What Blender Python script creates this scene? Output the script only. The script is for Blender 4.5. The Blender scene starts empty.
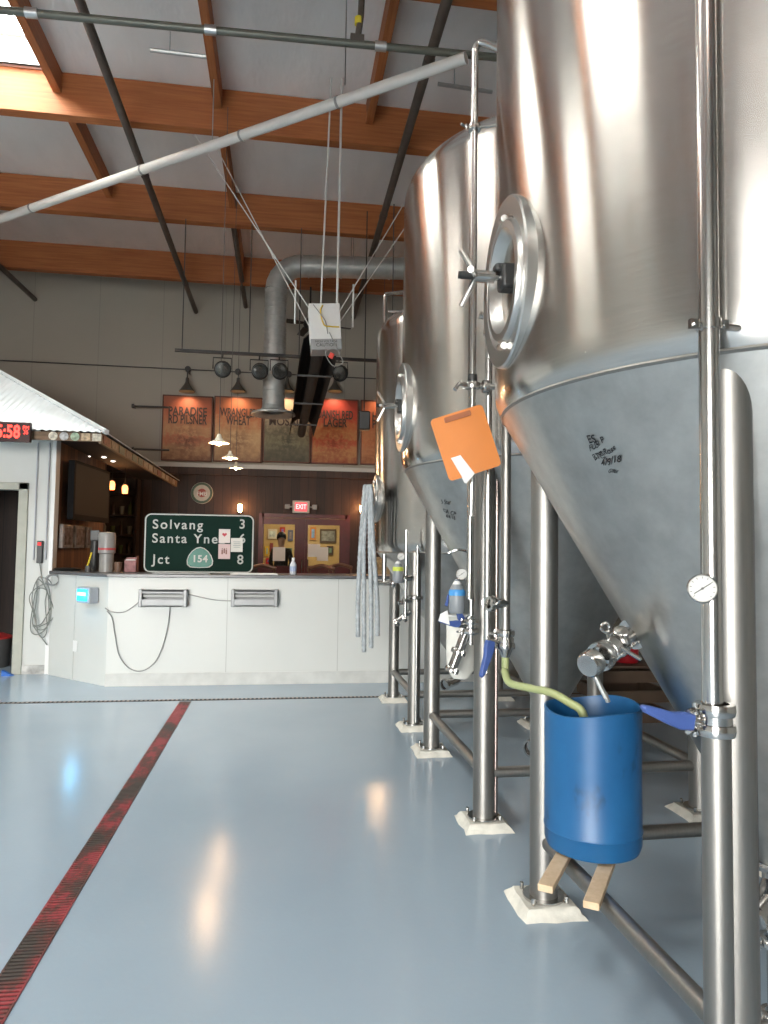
import bpy, bmesh, math, random
from math import sin, cos, pi, radians, sqrt, atan2
from mathutils import Vector, Matrix
random.seed(7)
C = bpy.context.scene.collection
sc = bpy.context.scene

# ------------------------------------------------------------------ camera
FPX = 700.0; CH = 1.45
th, pt, ro = radians(8.29), radians(2.98), radians(0.8)
CF = Vector((sin(th)*cos(pt), cos(th)*cos(pt), sin(pt)))
R0 = Vector((cos(th), -sin(th), 0)); U0 = R0.cross(CF)
CR = cos(ro)*R0 + sin(ro)*U0; CU = -sin(ro)*R0 + cos(ro)*U0
CO = Vector((0, 0, CH))
cam = bpy.data.cameras.new('camera'); co = bpy.data.objects.new('camera', cam); C.objects.link(co)
cam.sensor_fit = 'VERTICAL'; cam.sensor_height = 36; cam.lens = FPX/1024*36; cam.clip_start = .02
co.matrix_world = Matrix(((CR.x, CU.x, -CF.x, 0), (CR.y, CU.y, -CF.y, 0), (CR.z, CU.z, -CF.z, CH), (0, 0, 0, 1)))
sc.camera = co
def ray(px, py): return CF + (px-384)/FPX*CR - (py-512)/FPX*CU
def at(px, py, **k):
    d = ray(px, py); (a, v), = k.items(); i = 'XYZ'.index(a)
    return CO + (v-CO[i])/d[i]*d

# ------------------------------------------------------------------ materials
def new_mat(name):
    m = bpy.data.materials.new(name); m.use_nodes = True
    return m, m.node_tree, m.node_tree.nodes['Principled BSDF']
def L(nt, a, b): nt.links.new(a, b)
def coords(nt, scale=(1, 1, 1), kind='Object'):
    tc = nt.nodes.new('ShaderNodeTexCoord'); mp = nt.nodes.new('ShaderNodeMapping')
    mp.inputs['Scale'].default_value = scale; L(nt, tc.outputs[kind], mp.inputs['Vector'])
    return mp.outputs['Vector']
def noise(nt, vec, scale, detail=4, rough=.55):
    n = nt.nodes.new('ShaderNodeTexNoise'); n.inputs['Scale'].default_value = scale
    n.inputs['Detail'].default_value = detail; n.inputs['Roughness'].default_value = rough
    L(nt, vec, n.inputs['Vector']); return n.outputs['Fac']
def ramp(nt, fac, stops):
    r = nt.nodes.new('ShaderNodeValToRGB'); e = r.color_ramp.elements
    while len(e) < len(stops): e.new(.5)
    for i, (p, c) in enumerate(stops):
        e[i].position = p; e[i].color = (*c, 1) if len(c) == 3 else c
    L(nt, fac, r.inputs['Fac']); return r.outputs['Color']
def bump(nt, b, h, strength, dist=.01):
    n = nt.nodes.new('ShaderNodeBump'); n.inputs['Strength'].default_value = strength; n.inputs['Distance'].default_value = dist
    L(nt, h, n.inputs['Height']); L(nt, n.outputs['Normal'], b.inputs['Normal'])
MC = {}
def plain(name, col, rough=.5, metal=0, var=.08, scale=9, bmp=0, stretch=(1, 1, 1), coat=0):
    if name in MC: return MC[name]
    m, nt, b = new_mat(name)
    v = coords(nt, stretch); f = noise(nt, v, scale)
    d = tuple(max(0, c*(1-var)) for c in col); l = tuple(min(1, c*(1+var)) for c in col)
    L(nt, ramp(nt, f, [(.3, d), (.7, l)]), b.inputs['Base Color'])
    b.inputs['Roughness'].default_value = rough; b.inputs['Metallic'].default_value = metal
    if coat: b.inputs['Coat Weight'].default_value = coat
    if bmp: bump(nt, b, f, bmp, .05 if name == 'insulation_sheet' else .01)
    MC[name] = m; return m
def glow(name, col, s):
    if name in MC: return MC[name]
    m, nt, b = new_mat(name); b.inputs['Base Color'].default_value = (*col, 1)
    b.inputs['Emission Color'].default_value = (*col, 1); b.inputs['Emission Strength'].default_value = s
    MC[name] = m; return m

def steel(name, col, rough, aniso=.0, streak=(1, 1, 40), bm=.03, rv=.08, tan=False):
    m, nt, b = new_mat(name)
    v = coords(nt, streak); f = noise(nt, v, 3.0, 6, .6)
    d = tuple(c*(.80 if name == 'cone_steel' else .93) for c in col); l = tuple(min(1, c*1.05) for c in col)
    L(nt, ramp(nt, f, [(.3, d), (.7, l)]), b.inputs['Base Color'])
    mr = nt.nodes.new('ShaderNodeMapRange'); mr.inputs['To Min'].default_value = rough-rv; mr.inputs['To Max'].default_value = rough+rv
    f2 = noise(nt, coords(nt, (1, 1, 1)), 2.2, 3); L(nt, f2, mr.inputs['Value']); L(nt, mr.outputs['Result'], b.inputs['Roughness'])
    b.inputs['Metallic'].default_value = 1
    if aniso:
        b.inputs['Anisotropic'].default_value = aniso
        b.inputs['Anisotropic Rotation'].default_value = .25; t = nt.nodes.new('ShaderNodeTangent'); t.direction_type = 'RADIAL'; t.axis = 'Z'; L(nt, t.outputs['Tangent'], b.inputs['Tangent'])
    if bm: bump(nt, b, f, bm, .002)
    MC[name] = m; return m
STEEL = steel('brushed_steel', (.57, .545, .515), .21, aniso=.9, streak=(2, 2, 60))
CONE = steel('cone_steel', (.54, .53, .505), .36, aniso=.5, streak=(3, 3, 3), bm=.0, rv=.09)
POLI = steel('polished_steel', (.56, .55, .535), .20, streak=(1, 1, 1), bm=0, rv=.05)
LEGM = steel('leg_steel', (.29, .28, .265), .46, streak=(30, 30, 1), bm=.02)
GALV = steel('galvanized', (.52, .54, .55), .38, streak=(14, 14, 14), bm=0)
DUCT = plain('duct_galvanized', (.46, .47, .46), .40, metal=.45, var=.12, scale=8)

def wood(name, a, b_, scale=(1, 14, 14), rough=.6, ns=2.5):
    m, nt, b = new_mat(name)
    v = coords(nt, scale); f = noise(nt, v, ns, 6, .65)
    L(nt, ramp(nt, f, [(.3, a), (.7, b_)]), b.inputs['Base Color']); b.inputs['Roughness'].default_value = rough
    bump(nt, b, f, .15); MC[name] = m; return m
BEAM = wood('glulam', (.30, .085, .025), (.48, .17, .055), (.5, 6, 14))
PURL = wood('purlin_wood', (.28, .08, .025), (.44, .16, .055), (14, .5, 14))
PINE = wood('pine_stick', (.50, .36, .22), (.66, .50, .34), (5, 5, 5), ns=4)
FASC = wood('fascia_wood', (.12, .07, .04), (.26, .16, .09), (3, 3, 20))
def plank_mat(name, dark, light, width, axis=0):
    m, nt, b = new_mat(name)
    tc = nt.nodes.new('ShaderNodeTexCoord'); sp = nt.nodes.new('ShaderNodeSeparateXYZ'); L(nt, tc.outputs['Object'], sp.inputs[0])
    dv = nt.nodes.new('ShaderNodeMath'); dv.operation = 'DIVIDE'; L(nt, sp.outputs[axis], dv.inputs[0]); dv.inputs[1].default_value = width
    fl = nt.nodes.new('ShaderNodeMath'); fl.operation = 'FLOOR'; L(nt, dv.outputs[0], fl.inputs[0])
    wn = nt.nodes.new('ShaderNodeTexWhiteNoise'); wn.noise_dimensions = '1D'; L(nt, fl.outputs[0], wn.inputs['W'])
    f = noise(nt, coords(nt, (9, 9, .7)), 3, 6, .65)
    ad = nt.nodes.new('ShaderNodeMath'); ad.operation = 'MULTIPLY_ADD'; L(nt, wn.outputs['Value'], ad.inputs[0]); ad.inputs[1].default_value = .55
    L(nt, f, ad.inputs[2]); mid = tuple((x+y)/2 for x, y in zip(dark, light))
    col = ramp(nt, ad.outputs[0], [(.35, dark), (.7, mid), (1, light)])
    fr = nt.nodes.new('ShaderNodeMath'); fr.operation = 'FRACT'; L(nt, dv.outputs[0], fr.inputs[0])
    gp = nt.nodes.new('ShaderNodeMath'); gp.operation = 'GREATER_THAN'; L(nt, fr.outputs[0], gp.inputs[0]); gp.inputs[1].default_value = .06
    mx = nt.nodes.new('ShaderNodeMix'); mx.data_type = 'RGBA'; L(nt, gp.outputs[0], mx.inputs['Factor'])
    mx.inputs['A'].default_value = (dark[0]*.3, dark[1]*.3, dark[2]*.3, 1); L(nt, col, mx.inputs['B'])
    L(nt, mx.outputs['Result'], b.inputs['Base Color']); b.inputs['Roughness'].default_value = .6
    MC[name] = m; return m
DARKWOOD = plank_mat('dark_barn_planks', (.014, .006, .004), (.050, .021, .013), .17)
SIDEWOOD = plank_mat('reddish_side_planks', (.09, .035, .016), (.22, .088, .040), .14, 1)
WHITE = plain('white_paint', (.60, .605, .58), .45, var=.03, scale=2)
BARW = plain('bar_white_panel', (.63, .64, .615), .38, var=.025, scale=1.5)
BLACK = plain('black_paint', (.02, .02, .02), .45)
DGREY = plain('dark_grey', (.07, .07, .07), .5)
MGREY = plain('mid_grey', (.32, .32, .32), .5)
WPLAS = plain('white_plastic', (.80, .80, .79), .4, var=.02)
GROUT = plain('grout', (.62, .60, .54), .85, var=.16, scale=14, bmp=.6)
BLUEP = plain('blue_rubber', (.045, .085, .27), .55, var=.12)
PAPER = plain('paper', (.80, .80, .78), .7, var=.02)
CORD = plain('grey_cord', (.30, .30, .29), .6)
WROD = plain('white_rod', (.72, .72, .70), .4)
BROWNPIPE = plain('brown_iron_pipe', (.085, .07, .06), .5, var=.2)

def glass_mat(name, col=(1, 1, 1), mixf=.12, rough=.03):
    m = bpy.data.materials.new(name); m.use_nodes = True; nt = m.node_tree; nt.nodes.clear()
    o = nt.nodes.new('ShaderNodeOutputMaterial'); t = nt.nodes.new('ShaderNodeBsdfTransparent'); g = nt.nodes.new('ShaderNodeBsdfGlossy')
    t.inputs[0].default_value = (*col, 1); g.inputs['Roughness'].default_value = rough
    mx = nt.nodes.new('ShaderNodeMixShader'); mx.inputs[0].default_value = mixf
    L(nt, t.outputs[0], mx.inputs[1]); L(nt, g.outputs[0], mx.inputs[2]); L(nt, mx.outputs[0], o.inputs[0])
    MC[name] = m; return m
GLASS = glass_mat('clear_glass', (.93, .95, .94), .015)
HATCH = steel('hatch_steel', (.55, .54, .52), .33, streak=(1, 1, 1), bm=0, rv=.04)

# ------------------------------------------------------------------ mesh helpers
def new(): return bmesh.new()
def box(bm, c, s, rot=None):
    M = Matrix.Translation(Vector(c)) @ (rot.to_4x4() if rot else Matrix()) @ Matrix.Diagonal((s[0], s[1], s[2], 1))
    return bmesh.ops.create_cube(bm, size=1, matrix=M)['verts']
def bbox(bm, a, b):  # from corner to corner
    return box(bm, [(a[i]+b[i])/2 for i in range(3)], [abs(a[i]-b[i]) for i in range(3)])
def frames(pts):
    pts = [Vector(p) for p in pts]; T = []
    for i in range(len(pts)):
        a = pts[max(0, i-1)]; b = pts[min(len(pts)-1, i+1)]; T.append((b-a).normalized())
    up = Vector((0, 0, 1)) if abs(T[0].z) < .9 else Vector((1, 0, 0))
    n = T[0].cross(up).normalized(); out = []
    for t in T:
        n = (n - t*n.dot(t)).normalized(); out.append((n, t.cross(n)))
    return pts, out
def tube(bm, pts, r, seg=12, cap=True):
    pts, fr = frames(pts); rs = r if isinstance(r, (list, tuple)) else [r]*len(pts); rings = []
    for p, (n, b), rr in zip(pts, fr, rs):
        rings.append([bm.verts.new(p + rr*(cos(2*pi*k/seg)*n + sin(2*pi*k/seg)*b)) for k in range(seg)])
    for a, b in zip(rings, rings[1:]):
        for k in range(seg): bm.faces.new((a[k], a[(k+1) % seg], b[(k+1) % seg], b[k]))
    if cap:
        bm.faces.new(rings[0][::-1]); bm.faces.new(rings[-1])
    return rings
def smooth(pts, n=6):  # Catmull-Rom
    P = [Vector(p) for p in pts]; P = [2*P[0]-P[1]] + P + [2*P[-1]-P[-2]]; out = []
    for i in range(1, len(P)-2):
        for k in range(n):
            t = k/n; a, b, c, d = P[i-1:i+3]
            out.append(.5*((2*b) + (c-a)*t + (2*a-5*b+4*c-d)*t*t + (3*b-a-3*c+d)*t**3))
    out.append(P[-2]); return out
def lathe(bm, prof, M=None, seg=48, cap=False):
    """prof: list of (r, z) spun about local Z, then M"""
    M = M or Matrix(); rings = []
    for r, z in prof:
        if r < 1e-6: rings.append([bm.verts.new(M @ Vector((0, 0, z)))])
        else: rings.append([bm.verts.new(M @ Vector((r*cos(2*pi*k/seg), r*sin(2*pi*k/seg), z))) for k in range(seg)])
    for a, b in zip(rings, rings[1:]):
        for k in range(seg):
            k2 = (k+1) % seg
            if len(a) == 1 and len(b) == 1: continue
            if len(a) == 1: bm.faces.new((a[0], b[k2], b[k]))
            elif len(b) == 1: bm.faces.new((a[k], a[k2], b[0]))
            else: bm.faces.new((a[k], a[k2], b[k2], b[k]))
    if cap:
        for ri in (rings[0], rings[-1]):
            if len(ri) > 2: bm.faces.new(ri)
def axisM(p, d):  # local Z along d at p
    return Matrix.Translation(Vector(p)) @ Vector(d).normalized().to_track_quat('Z', 'Y').to_matrix().to_4x4()
def prism(bm, poly, M, depth):
    """poly: 2-D outline in local XY, extruded along local Z"""
    a = [bm.verts.new(M @ Vector((x, y, 0))) for x, y in poly]; b = [bm.verts.new(M @ Vector((x, y, depth))) for x, y in poly]
    bm.faces.new(a[::-1]); bm.faces.new(b)
    for i in range(len(poly)):
        j = (i+1) % len(poly); bm.faces.new((a[i], a[j], b[j], b[i]))
def rrect(w, h, r, n=6, cx=0, cy=0):
    out = []
    for sx, sy, a0 in ((1, 1, 0), (-1, 1, 90), (-1, -1, 180), (1, -1, 270)):
        for k in range(n+1):
            a = radians(a0+90*k/n); out.append((cx+sx*(w/2-r)+r*cos(a), cy+sy*(h/2-r)+r*sin(a)))
    return out
def strip(bm, pts, r): tube(bm, pts, r, 8)
def obj(name, bm, mat, parent=None, bevel=0, sharp=35, label=None):
    if isinstance(bm, bpy.types.Mesh): me = bm
    else:
        bmesh.ops.recalc_face_normals(bm, faces=bm.faces)
        me = bpy.data.meshes.new(name); bm.to_mesh(me); bm.free()
    me.materials.clear(); me.materials.append(mat)
    me.polygons.foreach_set('use_smooth', [True]*len(me.polygons)); me.set_sharp_from_angle(angle=radians(sharp)); me.update()
    o = bpy.data.objects.new(name, me); C.objects.link(o)
    if parent is not None:
        o.parent = parent
        if parent.type == 'EMPTY' or True:
            o.matrix_parent_inverse = wmat(parent).inverted()
    if bevel:
        md = o.modifiers.new('bevel', 'BEVEL'); md.width = bevel; md.segments = 2; md.limit_method = 'ANGLE'; md.angle_limit = radians(40)
    if label: o['label'] = label
    return o
def wmat(o):
    m = o.matrix_parent_inverse @ o.matrix_basis if o.parent else o.matrix_basis
    return (wmat(o.parent) @ m) if o.parent else m.copy()
def tag(o, label, cat, group=None, kind=None):
    o['label'] = label; o['category'] = cat
    if group: o['group'] = group
    if kind: o['kind'] = kind
    return o
def thing(name, label, cat, loc=(0, 0, 0), group=None):
    o = bpy.data.objects.new(name, None); C.objects.link(o); o.location = loc; o.empty_display_size = .1
    return tag(o, label, cat, group)
def struct(name, bm, mat, parent=None, label=None, **k):
    o = obj(name, bm, mat, parent, **k)
    if parent is None: o['kind'] = 'structure'
    if label: o['label'] = label
    return o
def one(name, label, cat, bm, mat, group=None, **k):
    return tag(obj(name, bm, mat, None, **k), label, cat, group)
def text_me(s, size, align='LEFT', offset=0, shear=0, ext=0, sx=1, spacing=1):
    cu = bpy.data.curves.new('lettering', 'FONT'); cu.body = s; cu.size = size; cu.align_x = align; cu.align_y = 'CENTER'
    cu.offset = offset; cu.shear = shear; cu.extrude = ext; cu.space_character = spacing; cu.space_line = .85
    o = bpy.data.objects.new('t', cu); C.objects.link(o)
    dg = bpy.context.evaluated_depsgraph_get(); dg.update(); me = bpy.data.meshes.new_from_object(o.evaluated_get(dg))
    bpy.data.objects.remove(o); bpy.data.curves.remove(cu)
    if sx != 1: me.transform(Matrix.Diagonal((sx, 1, 1, 1)))
    return me
FRONT = Matrix(((1, 0, 0), (0, 0, -1), (0, 1, 0)))  # local XY plane -> XZ plane facing -Y
def text_on(s, size, pos, mat, parent, name='lettering', **k):
    me = text_me(s, size, **k); me.transform(Matrix.Translation(Vector(pos)) @ FRONT.to_4x4())
    return obj(name, me, mat, parent)

# ================================================================== SETTING
# floor
def floor_mat():
    m, nt, b = new_mat('blue_grey_epoxy')
    v = coords(nt, (1, 1, 1)); f = noise(nt, v, .7, 5)
    L(nt, ramp(nt, f, [(.3, (.305, .385, .465)), (.7, (.345, .425, .505))]), b.inputs['Base Color'])
    f2 = noise(nt, v, 55, 2, .5); bump(nt, b, f2, .10, .004)
    f3 = noise(nt, v, 1.3, 4); mr = nt.nodes.new('ShaderNodeMapRange'); mr.inputs['To Min'].default_value = .15; mr.inputs['To Max'].default_value = .20
    L(nt, f3, mr.inputs['Value']); L(nt, mr.outputs['Result'], b.inputs['Roughness'])
    b.inputs['Specular IOR Level'].default_value = .55
    return m
XL, XR, YB, YF, ZC = -9.0, 5.2, 14.3, -5.0, 6.8
bm = new(); bbox(bm, (XL, YF, -.15), (XR, 18.2, 0)); struct('floor', bm, floor_mat())
def wall_mat(name, col, joints=True):
    m, nt, b = new_mat(name); v = coords(nt); f = noise(nt, v, .9, 5)
    c = ramp(nt, f, [(.3, tuple(x*.93 for x in col)), (.7, col)])
    if joints:
        sp = nt.nodes.new('ShaderNodeSeparateXYZ'); tc = nt.nodes.new('ShaderNodeTexCoord'); L(nt, tc.outputs['Object'], sp.inputs[0])
        dv = nt.nodes.new('ShaderNodeMath'); dv.operation = 'DIVIDE'; L(nt, sp.outputs[0], dv.inputs[0]); dv.inputs[1].default_value = 1.22
        fr = nt.nodes.new('ShaderNodeMath'); fr.operation = 'FRACT'; L(nt, dv.outputs[0], fr.inputs[0])
        gt = nt.nodes.new('ShaderNodeMath'); gt.operation = 'GREATER_THAN'; L(nt, fr.outputs[0], gt.inputs[0]); gt.inputs[1].default_value = .012
        mx = nt.nodes.new('ShaderNodeMix'); mx.data_type = 'RGBA'; L(nt, gt.outputs[0], mx.inputs['Factor'])
        mx.inputs['A'].default_value = (*[x*.8 for x in col], 1); L(nt, c, mx.inputs['B']); c = mx.outputs['Result']
    L(nt, c, b.inputs['Base Color']); b.inputs['Roughness'].default_value = .6
    return m
WALL = wall_mat('warehouse_wall_paint', (.44, .42, .37)); WALL2 = wall_mat('side_wall_paint', (.40, .39, .36), False)
# back wall with the double-door opening
DX0, DX1, DZ = at(262, 517, Y=14.3).x, at(347, 517, Y=14.3).x, 2.06
bm = new()
bbox(bm, (XL, YB, 0), (DX0, YB+.2, ZC)); bbox(bm, (DX1, YB, 0), (XR, YB+.2, ZC)); bbox(bm, (DX0, YB, DZ), (DX1, YB+.2, ZC))
struct('wall_back', bm, WALL)
bm = new()
bbox(bm, (-4.6, YB-.03, 0), (DX0, YB, 3.0)); bbox(bm, (DX1, YB-.03, 0), (3.2, YB, 3.0)); bbox(bm, (DX0, YB-.03, DZ), (DX1, YB, 3.0))
struct('wall_panelling', bm, DARKWOOD, label='dark vertical barn planks below the posters')
bm = new(); bbox(bm, (-4.6, YB-.10, 3.0), (3.2, YB, 3.09)); struct('trim_1', bm, WHITE, label='white ledge under the posters', bevel=.004)
bm = new(); bbox(bm, (-4.6, YB-.16, 2.86), (3.2, YB-.03, 3.0)); struct('trim_2', bm, DARKWOOD)
bm = new(); bbox(bm, (XL-.2, YF, 0), (XL, YB, ZC+.3)); struct('wall_left', bm, WALL2)
bm = new(); bbox(bm, (XR, YF, 0), (XR+.2, YB, ZC+.3)); struct('wall_right', bm, WALL2)
BX0, BX1, BZ = -5.4, -1.4, 3.4
bm = new()
bbox(bm, (XL, YF-.2, 0), (BX0, YF, ZC)); bbox(bm, (BX1, YF-.2, 0), (XR, YF, ZC)); bbox(bm, (BX0, YF-.2, BZ), (BX1, YF, ZC))
struct('wall_front', bm, WALL2)
# ceiling of white foil-faced insulation, with skylight openings
INS = plain('insulation_sheet', (.90, .885, .875), .36, var=.06, scale=1.6, bmp=.9, stretch=(1.2, .5, 1))
beamsY = [-3.8, -1.4, 1.0, 3.4, 5.8, 8.2, 10.62, 13.0]
PX = [-7.98, -6.18, -4.40, -2.62, -.84, .94, 2.72, 4.5]
sky_bays = [(-4.40, 5.8), (-4.40, 1.0), (-7.98, 3.4), (-.84, -3.8)]  # the first listed is in view; the other skylights are unseen, added for light
edges_x = [XL] + PX + [XR]; edges_y = [YF] + beamsY + [YB]
bm = new(); SKY = []
for i in range(len(edges_x)-1):
    for j in range(len(edges_y)-1):
        x0, x1, y0, y1 = edges_x[i], edges_x[i+1], edges_y[j], edges_y[j+1]
        hole = any(abs(x0-a) < .01 and abs(y0-b) < .01 for a, b in sky_bays)
        if hole:
            hx0, hx1, hy0, hy1 = x0+.14, x1-.14, y0+.22, y1-.14; SKY.append((hx0, hx1, hy0, hy1))
            for a, b in (((x0, y0), (x1, hy0)), ((x0, hy1), (x1, y1)), ((x0, hy0), (hx0, hy1)), ((hx1, hy0), (x1, hy1))):
                bbox(bm, (*a, ZC), (*b, ZC+.06))
            for a, b in (((hx0-.04, hy0), (hx0, hy1)), ((hx1, hy0), (hx1+.04, hy1)), ((hx0, hy0-.04), (hx1, hy0)), ((hx0, hy1), (hx1, hy1+.04))):
                bbox(bm, (*a, ZC), (*b, ZC+.38))
            continue
        nx, ny = 7, 9; rows = []
        for a in range(nx+1):
            rows.append([bm.verts.new((x0+(x1-x0)*a/nx, y0+(y1-y0)*b/ny, ZC+.03*sin(pi*a/nx)*sin(pi*b/ny)+(random.uniform(.0, .022) if 0 < a < nx and 0 < b < ny else 0))) for b in range(ny+1)])
        for a in range(nx):
            for b in range(ny): bm.faces.new((rows[a][b], rows[a+1][b], rows[a+1][b+1], rows[a][b+1]))
struct('ceiling', bm, INS, sharp=60)
bm = new(); 
for k, (a, b, c, d) in enumerate(SKY):
    bm = new()
    for p, q in (((a, c), (a+.04, d)), ((b-.04, c), (b, d)), ((a, c), (b, c+.04)), ((a, d-.04), (b, d)), ((a, (c+d)/2-.015), (b, (c+d)/2+.015))): bbox(bm, (*p, ZC+.30), (*q, ZC+.35))
    w = struct('window_%d' % (k+1), bm, WHITE, label='skylight in the roof, one in view and the rest added for light')
    bm = new(); bbox(bm, (a, c, ZC+.34), (b, d, ZC+.345)); struct('pane', bm, GLASS, w)
# timber frame of the roof
bay_names = ['behind the camera', 'second from the front wall', 'over the near tank', 'over the gap before the near tank', 'highest in view over the tall tanks', 'the one brightly lit at one end under the skylight',
             'middle beam between the bright-ended beam and the back one', 'beam closest to the back wall']
for k, y in enumerate(beamsY):
    if y < 5: continue
    bm = new(); bbox(bm, (XL, y-.07, 6.3), (XR, y+.07, 6.797))
    one('glulam_beam', 'orange laminated timber roof beam, ' + bay_names[k], 'beam', bm, BEAM, bevel=.006)
for y in beamsY[:4]:
    bm = new(); bbox(bm, (XL, y-.07, 6.3), (XR, y+.07, 6.797)); s = struct('trim_3', bm, BEAM, label='laminated roof beam out of view')
xn = {-4.40: 'left of the skylight', -2.62: 'beside the skylight', -.84: 'above the drain line', .94: 'in front of the tank row', 2.72: 'above the tank tops'}
bn = {5.8: 'from the highest beam to the bright-ended beam', 8.2: 'from the bright-ended beam to the middle beam', 10.62: 'from the middle beam to the back beam', 13.0: 'from the back beam to the rear wall'}
for x in PX:
    for j, y in enumerate(beamsY):
        y1 = (beamsY+[YB])[j+1]
        if (x > .9 and y > 8) or (x < -2 and y > 10) or (x > 2 and y > 5) or y > 12: continue
        bm = new(); bbox(bm, (x-.045, y+.07, 6.55), (x+.045, y1-.07 if y1 < YB else YB, 6.797))
        if x in xn and y in bn:
            one('purlin', 'timber purlin ' + xn[x] + ', ' + bn[y], 'purlin', bm, PURL, 'roof purlins', bevel=.004)
        else:
            struct('trim_4', bm, PURL, label='roof purlin at the edge of the hall')

# ------------------------------------------------------------------ pipes under the roof
def pipe(name, label, cat, pts, r, mat, group=None, seg=14):
    bm = new(); tube(bm, pts, r, seg); return one(name, label, cat, bm, mat, group)
def couplers(par, pts, r, mat, n=3, name='coupling'):
    a, b = Vector(pts[0]), Vector(pts[-1])
    for k in range(n):
        p = a.lerp(b, (k+.6)/n); d = (b-a).normalized(); bm = new(); lathe(bm, [(r*.9, -.05), (r*1.3, -.05), (r*1.3, .05), (r*.9, .05)], axisM(p, d), 14); obj(name, bm, mat, par)
a, b = (-1.84, 3.0, 6.15), (-1.80, 14.25, 6.15)
p = pipe('sprinkler_pipe', 'dark iron sprinkler pipe under the beams, above the red floor drain', 'pipe', [a, b], .045, BROWNPIPE); couplers(p, [a, b], .04, BROWNPIPE, 3)
a, b = (1.32, 4.6, 6.235), (1.38, 14.25, 6.235)
p = pipe('sprinkler_pipe', 'dark iron sprinkler pipe running back just left of the tank tops', 'pipe', [a, b], .05, BROWNPIPE); couplers(p, [a, b], .044, BROWNPIPE, 3)
a, b = (-5.1, 6.0, 6.25), (-4.85, 14.25, 6.2)
pipe('sprinkler_pipe', 'short dark pipe at the upper left in front of the bare rear wall', 'pipe', [a, b], .045, BROWNPIPE)
a, b = (-.84, 10.7, 6.42), (-.82, 14.2, 6.3)
p = pipe('iron_pipe', 'dark pipe continuing below the middle purlin to the rear wall', 'pipe', [a, b], .045, BROWNPIPE)
a = at(0, 10, Y=6.0); b = at(492, 57, Y=5.85)
a, b = a+(a-b)*.5, b+(b-a)*.25
t = pipe('gas_line', 'long grey-green horizontal pipe crossing the top of the picture', 'pipe', [a, b], .032, plain('gas_pipe_grey', (.13, .135, .115), .4, metal=.3))
couplers(t, [a, b], .032, GALV, 5)
# riser with tag
q = at(357, 43, Y=5.9); bm = new(); tube(bm, [q, q+Vector((.03, 0, .25)), Vector((q.x+.05, q.y, 6.75))], .028, 12)
box(bm, q+Vector((0, 0, .02)), (.12, .07, .08))
r_ = obj('riser', bm, BROWNPIPE, t)
bm = new(); lathe(bm, [(.0, -.03), (.034, -.03), (.034, .03), (0, .03)], axisM(q+Vector((.01, 0, .2)), (0, 0, 1)), 14); obj('tag', bm, plain('yellow_tag', (.75, .62, .05), .5), r_)
# white sloping pipe
a = at(0, 219, Z=5.75); b = at(466, 58, Z=5.75); d = (b-a)
t = pipe('vent_pipe', 'white plastic pipe slanting up across the ceiling towards the tanks', 'pipe', [a-d*.25, a, b], .052, plain('pvc_white', (.78, .76, .73), .35, var=.03), seg=18)
for k in (.1, .4, .62, .8):
    p = a+d*k; bm = new(); lathe(bm, [(.05, -.012), (.058, -.012), (.058, .012), (.05, .012)], axisM(p, d), 16); obj('band', bm, CORD, t)
for k, px, py in ((0, 345, 85), (1, 212, 150)):
    p = at(px, py, Z=5.75)
    bm = new(); tube(bm, [p, (p.x, p.y, 6.8 if k == 0 else 6.545)], .006, 6); obj('hanger_rod', bm, GALV, t)

# unlit conduit strips near the ceiling
for (x0, y0, x1, y1), lb in (((150, 50, 215, 58), 'grey metal strip fixed on the insulation near the middle purlin'), ((438, 84, 492, 92), 'grey metal strip on the insulation just left of the near tank top')):
    a = at(x0, y0, Z=6.6); b = at(x1, y1, Z=6.6); bm = new(); tube(bm, [a, b], .022, 8); tube(bm, [a.lerp(b, .3), a.lerp(b, .3)+Vector((0, 0, .23))], .006, 6)
    one('metal_strip', lb, 'strip', bm, GALV)

# spiral duct
DY = 11.0; c0 = at(272, 410, Y=DY); zt = at(300, 266, Y=DY).z; cx = c0.x+.02; R = .17
t = thing('spiral_duct', 'galvanized round duct dropping from the ceiling beside the posters with a flared inlet', 'duct', (cx, DY, c0.z))
bm = new(); n = 26; prof = []
for k in range(n):
    z = c0.z + (zt-.42-c0.z)*k/n; h = (zt-.42-c0.z)/n
    prof += [(R, z), (R, z+h*.9), (R+.006, z+h*.93), (R+.006, z+h*.98)]
prof.append((R, zt-.42)); lathe(bm, prof, Matrix.Translation((cx, DY, 0)), 32); obj('vertical_run', bm, DUCT, t)
bm = new(); tube(bm, [(cx, DY, zt-.42)] + [(cx+.42*(1-cos(radians(a))), DY, zt-.42+.42*sin(radians(a))) for a in range(15, 91, 15)], R, 28, False); obj('elbow', bm, DUCT, t)
bm = new(); tube(bm, [(cx+.42+i*.25, DY+.0, zt+i*.012) for i in range(0, 16)], R, 28, False)
for i in range(14): tube(bm, [(cx+.5+i*.26, DY, zt+i*.0125), (cx+.52+i*.26, DY, zt+i*.0125)], R+.007, 28, False)
obj('horizontal_run', bm, DUCT, t)
bm = new(); lathe(bm, [(R, c0.z+.06), (R+.02, c0.z), (.34, c0.z-.05), (.345, c0.z-.08), (.33, c0.z-.085), (R, c0.z-.04)], Matrix.Translation((cx, DY, 0)), 40); obj('flare', bm, DUCT, t)
for s in (-1, 1):
    bm = new(); tube(bm, [(cx+1.2, DY+s*.18, zt), (cx+1.2, DY+s*.18, 6.79)], .006, 6); obj('strap', bm, GALV, t)

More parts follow.
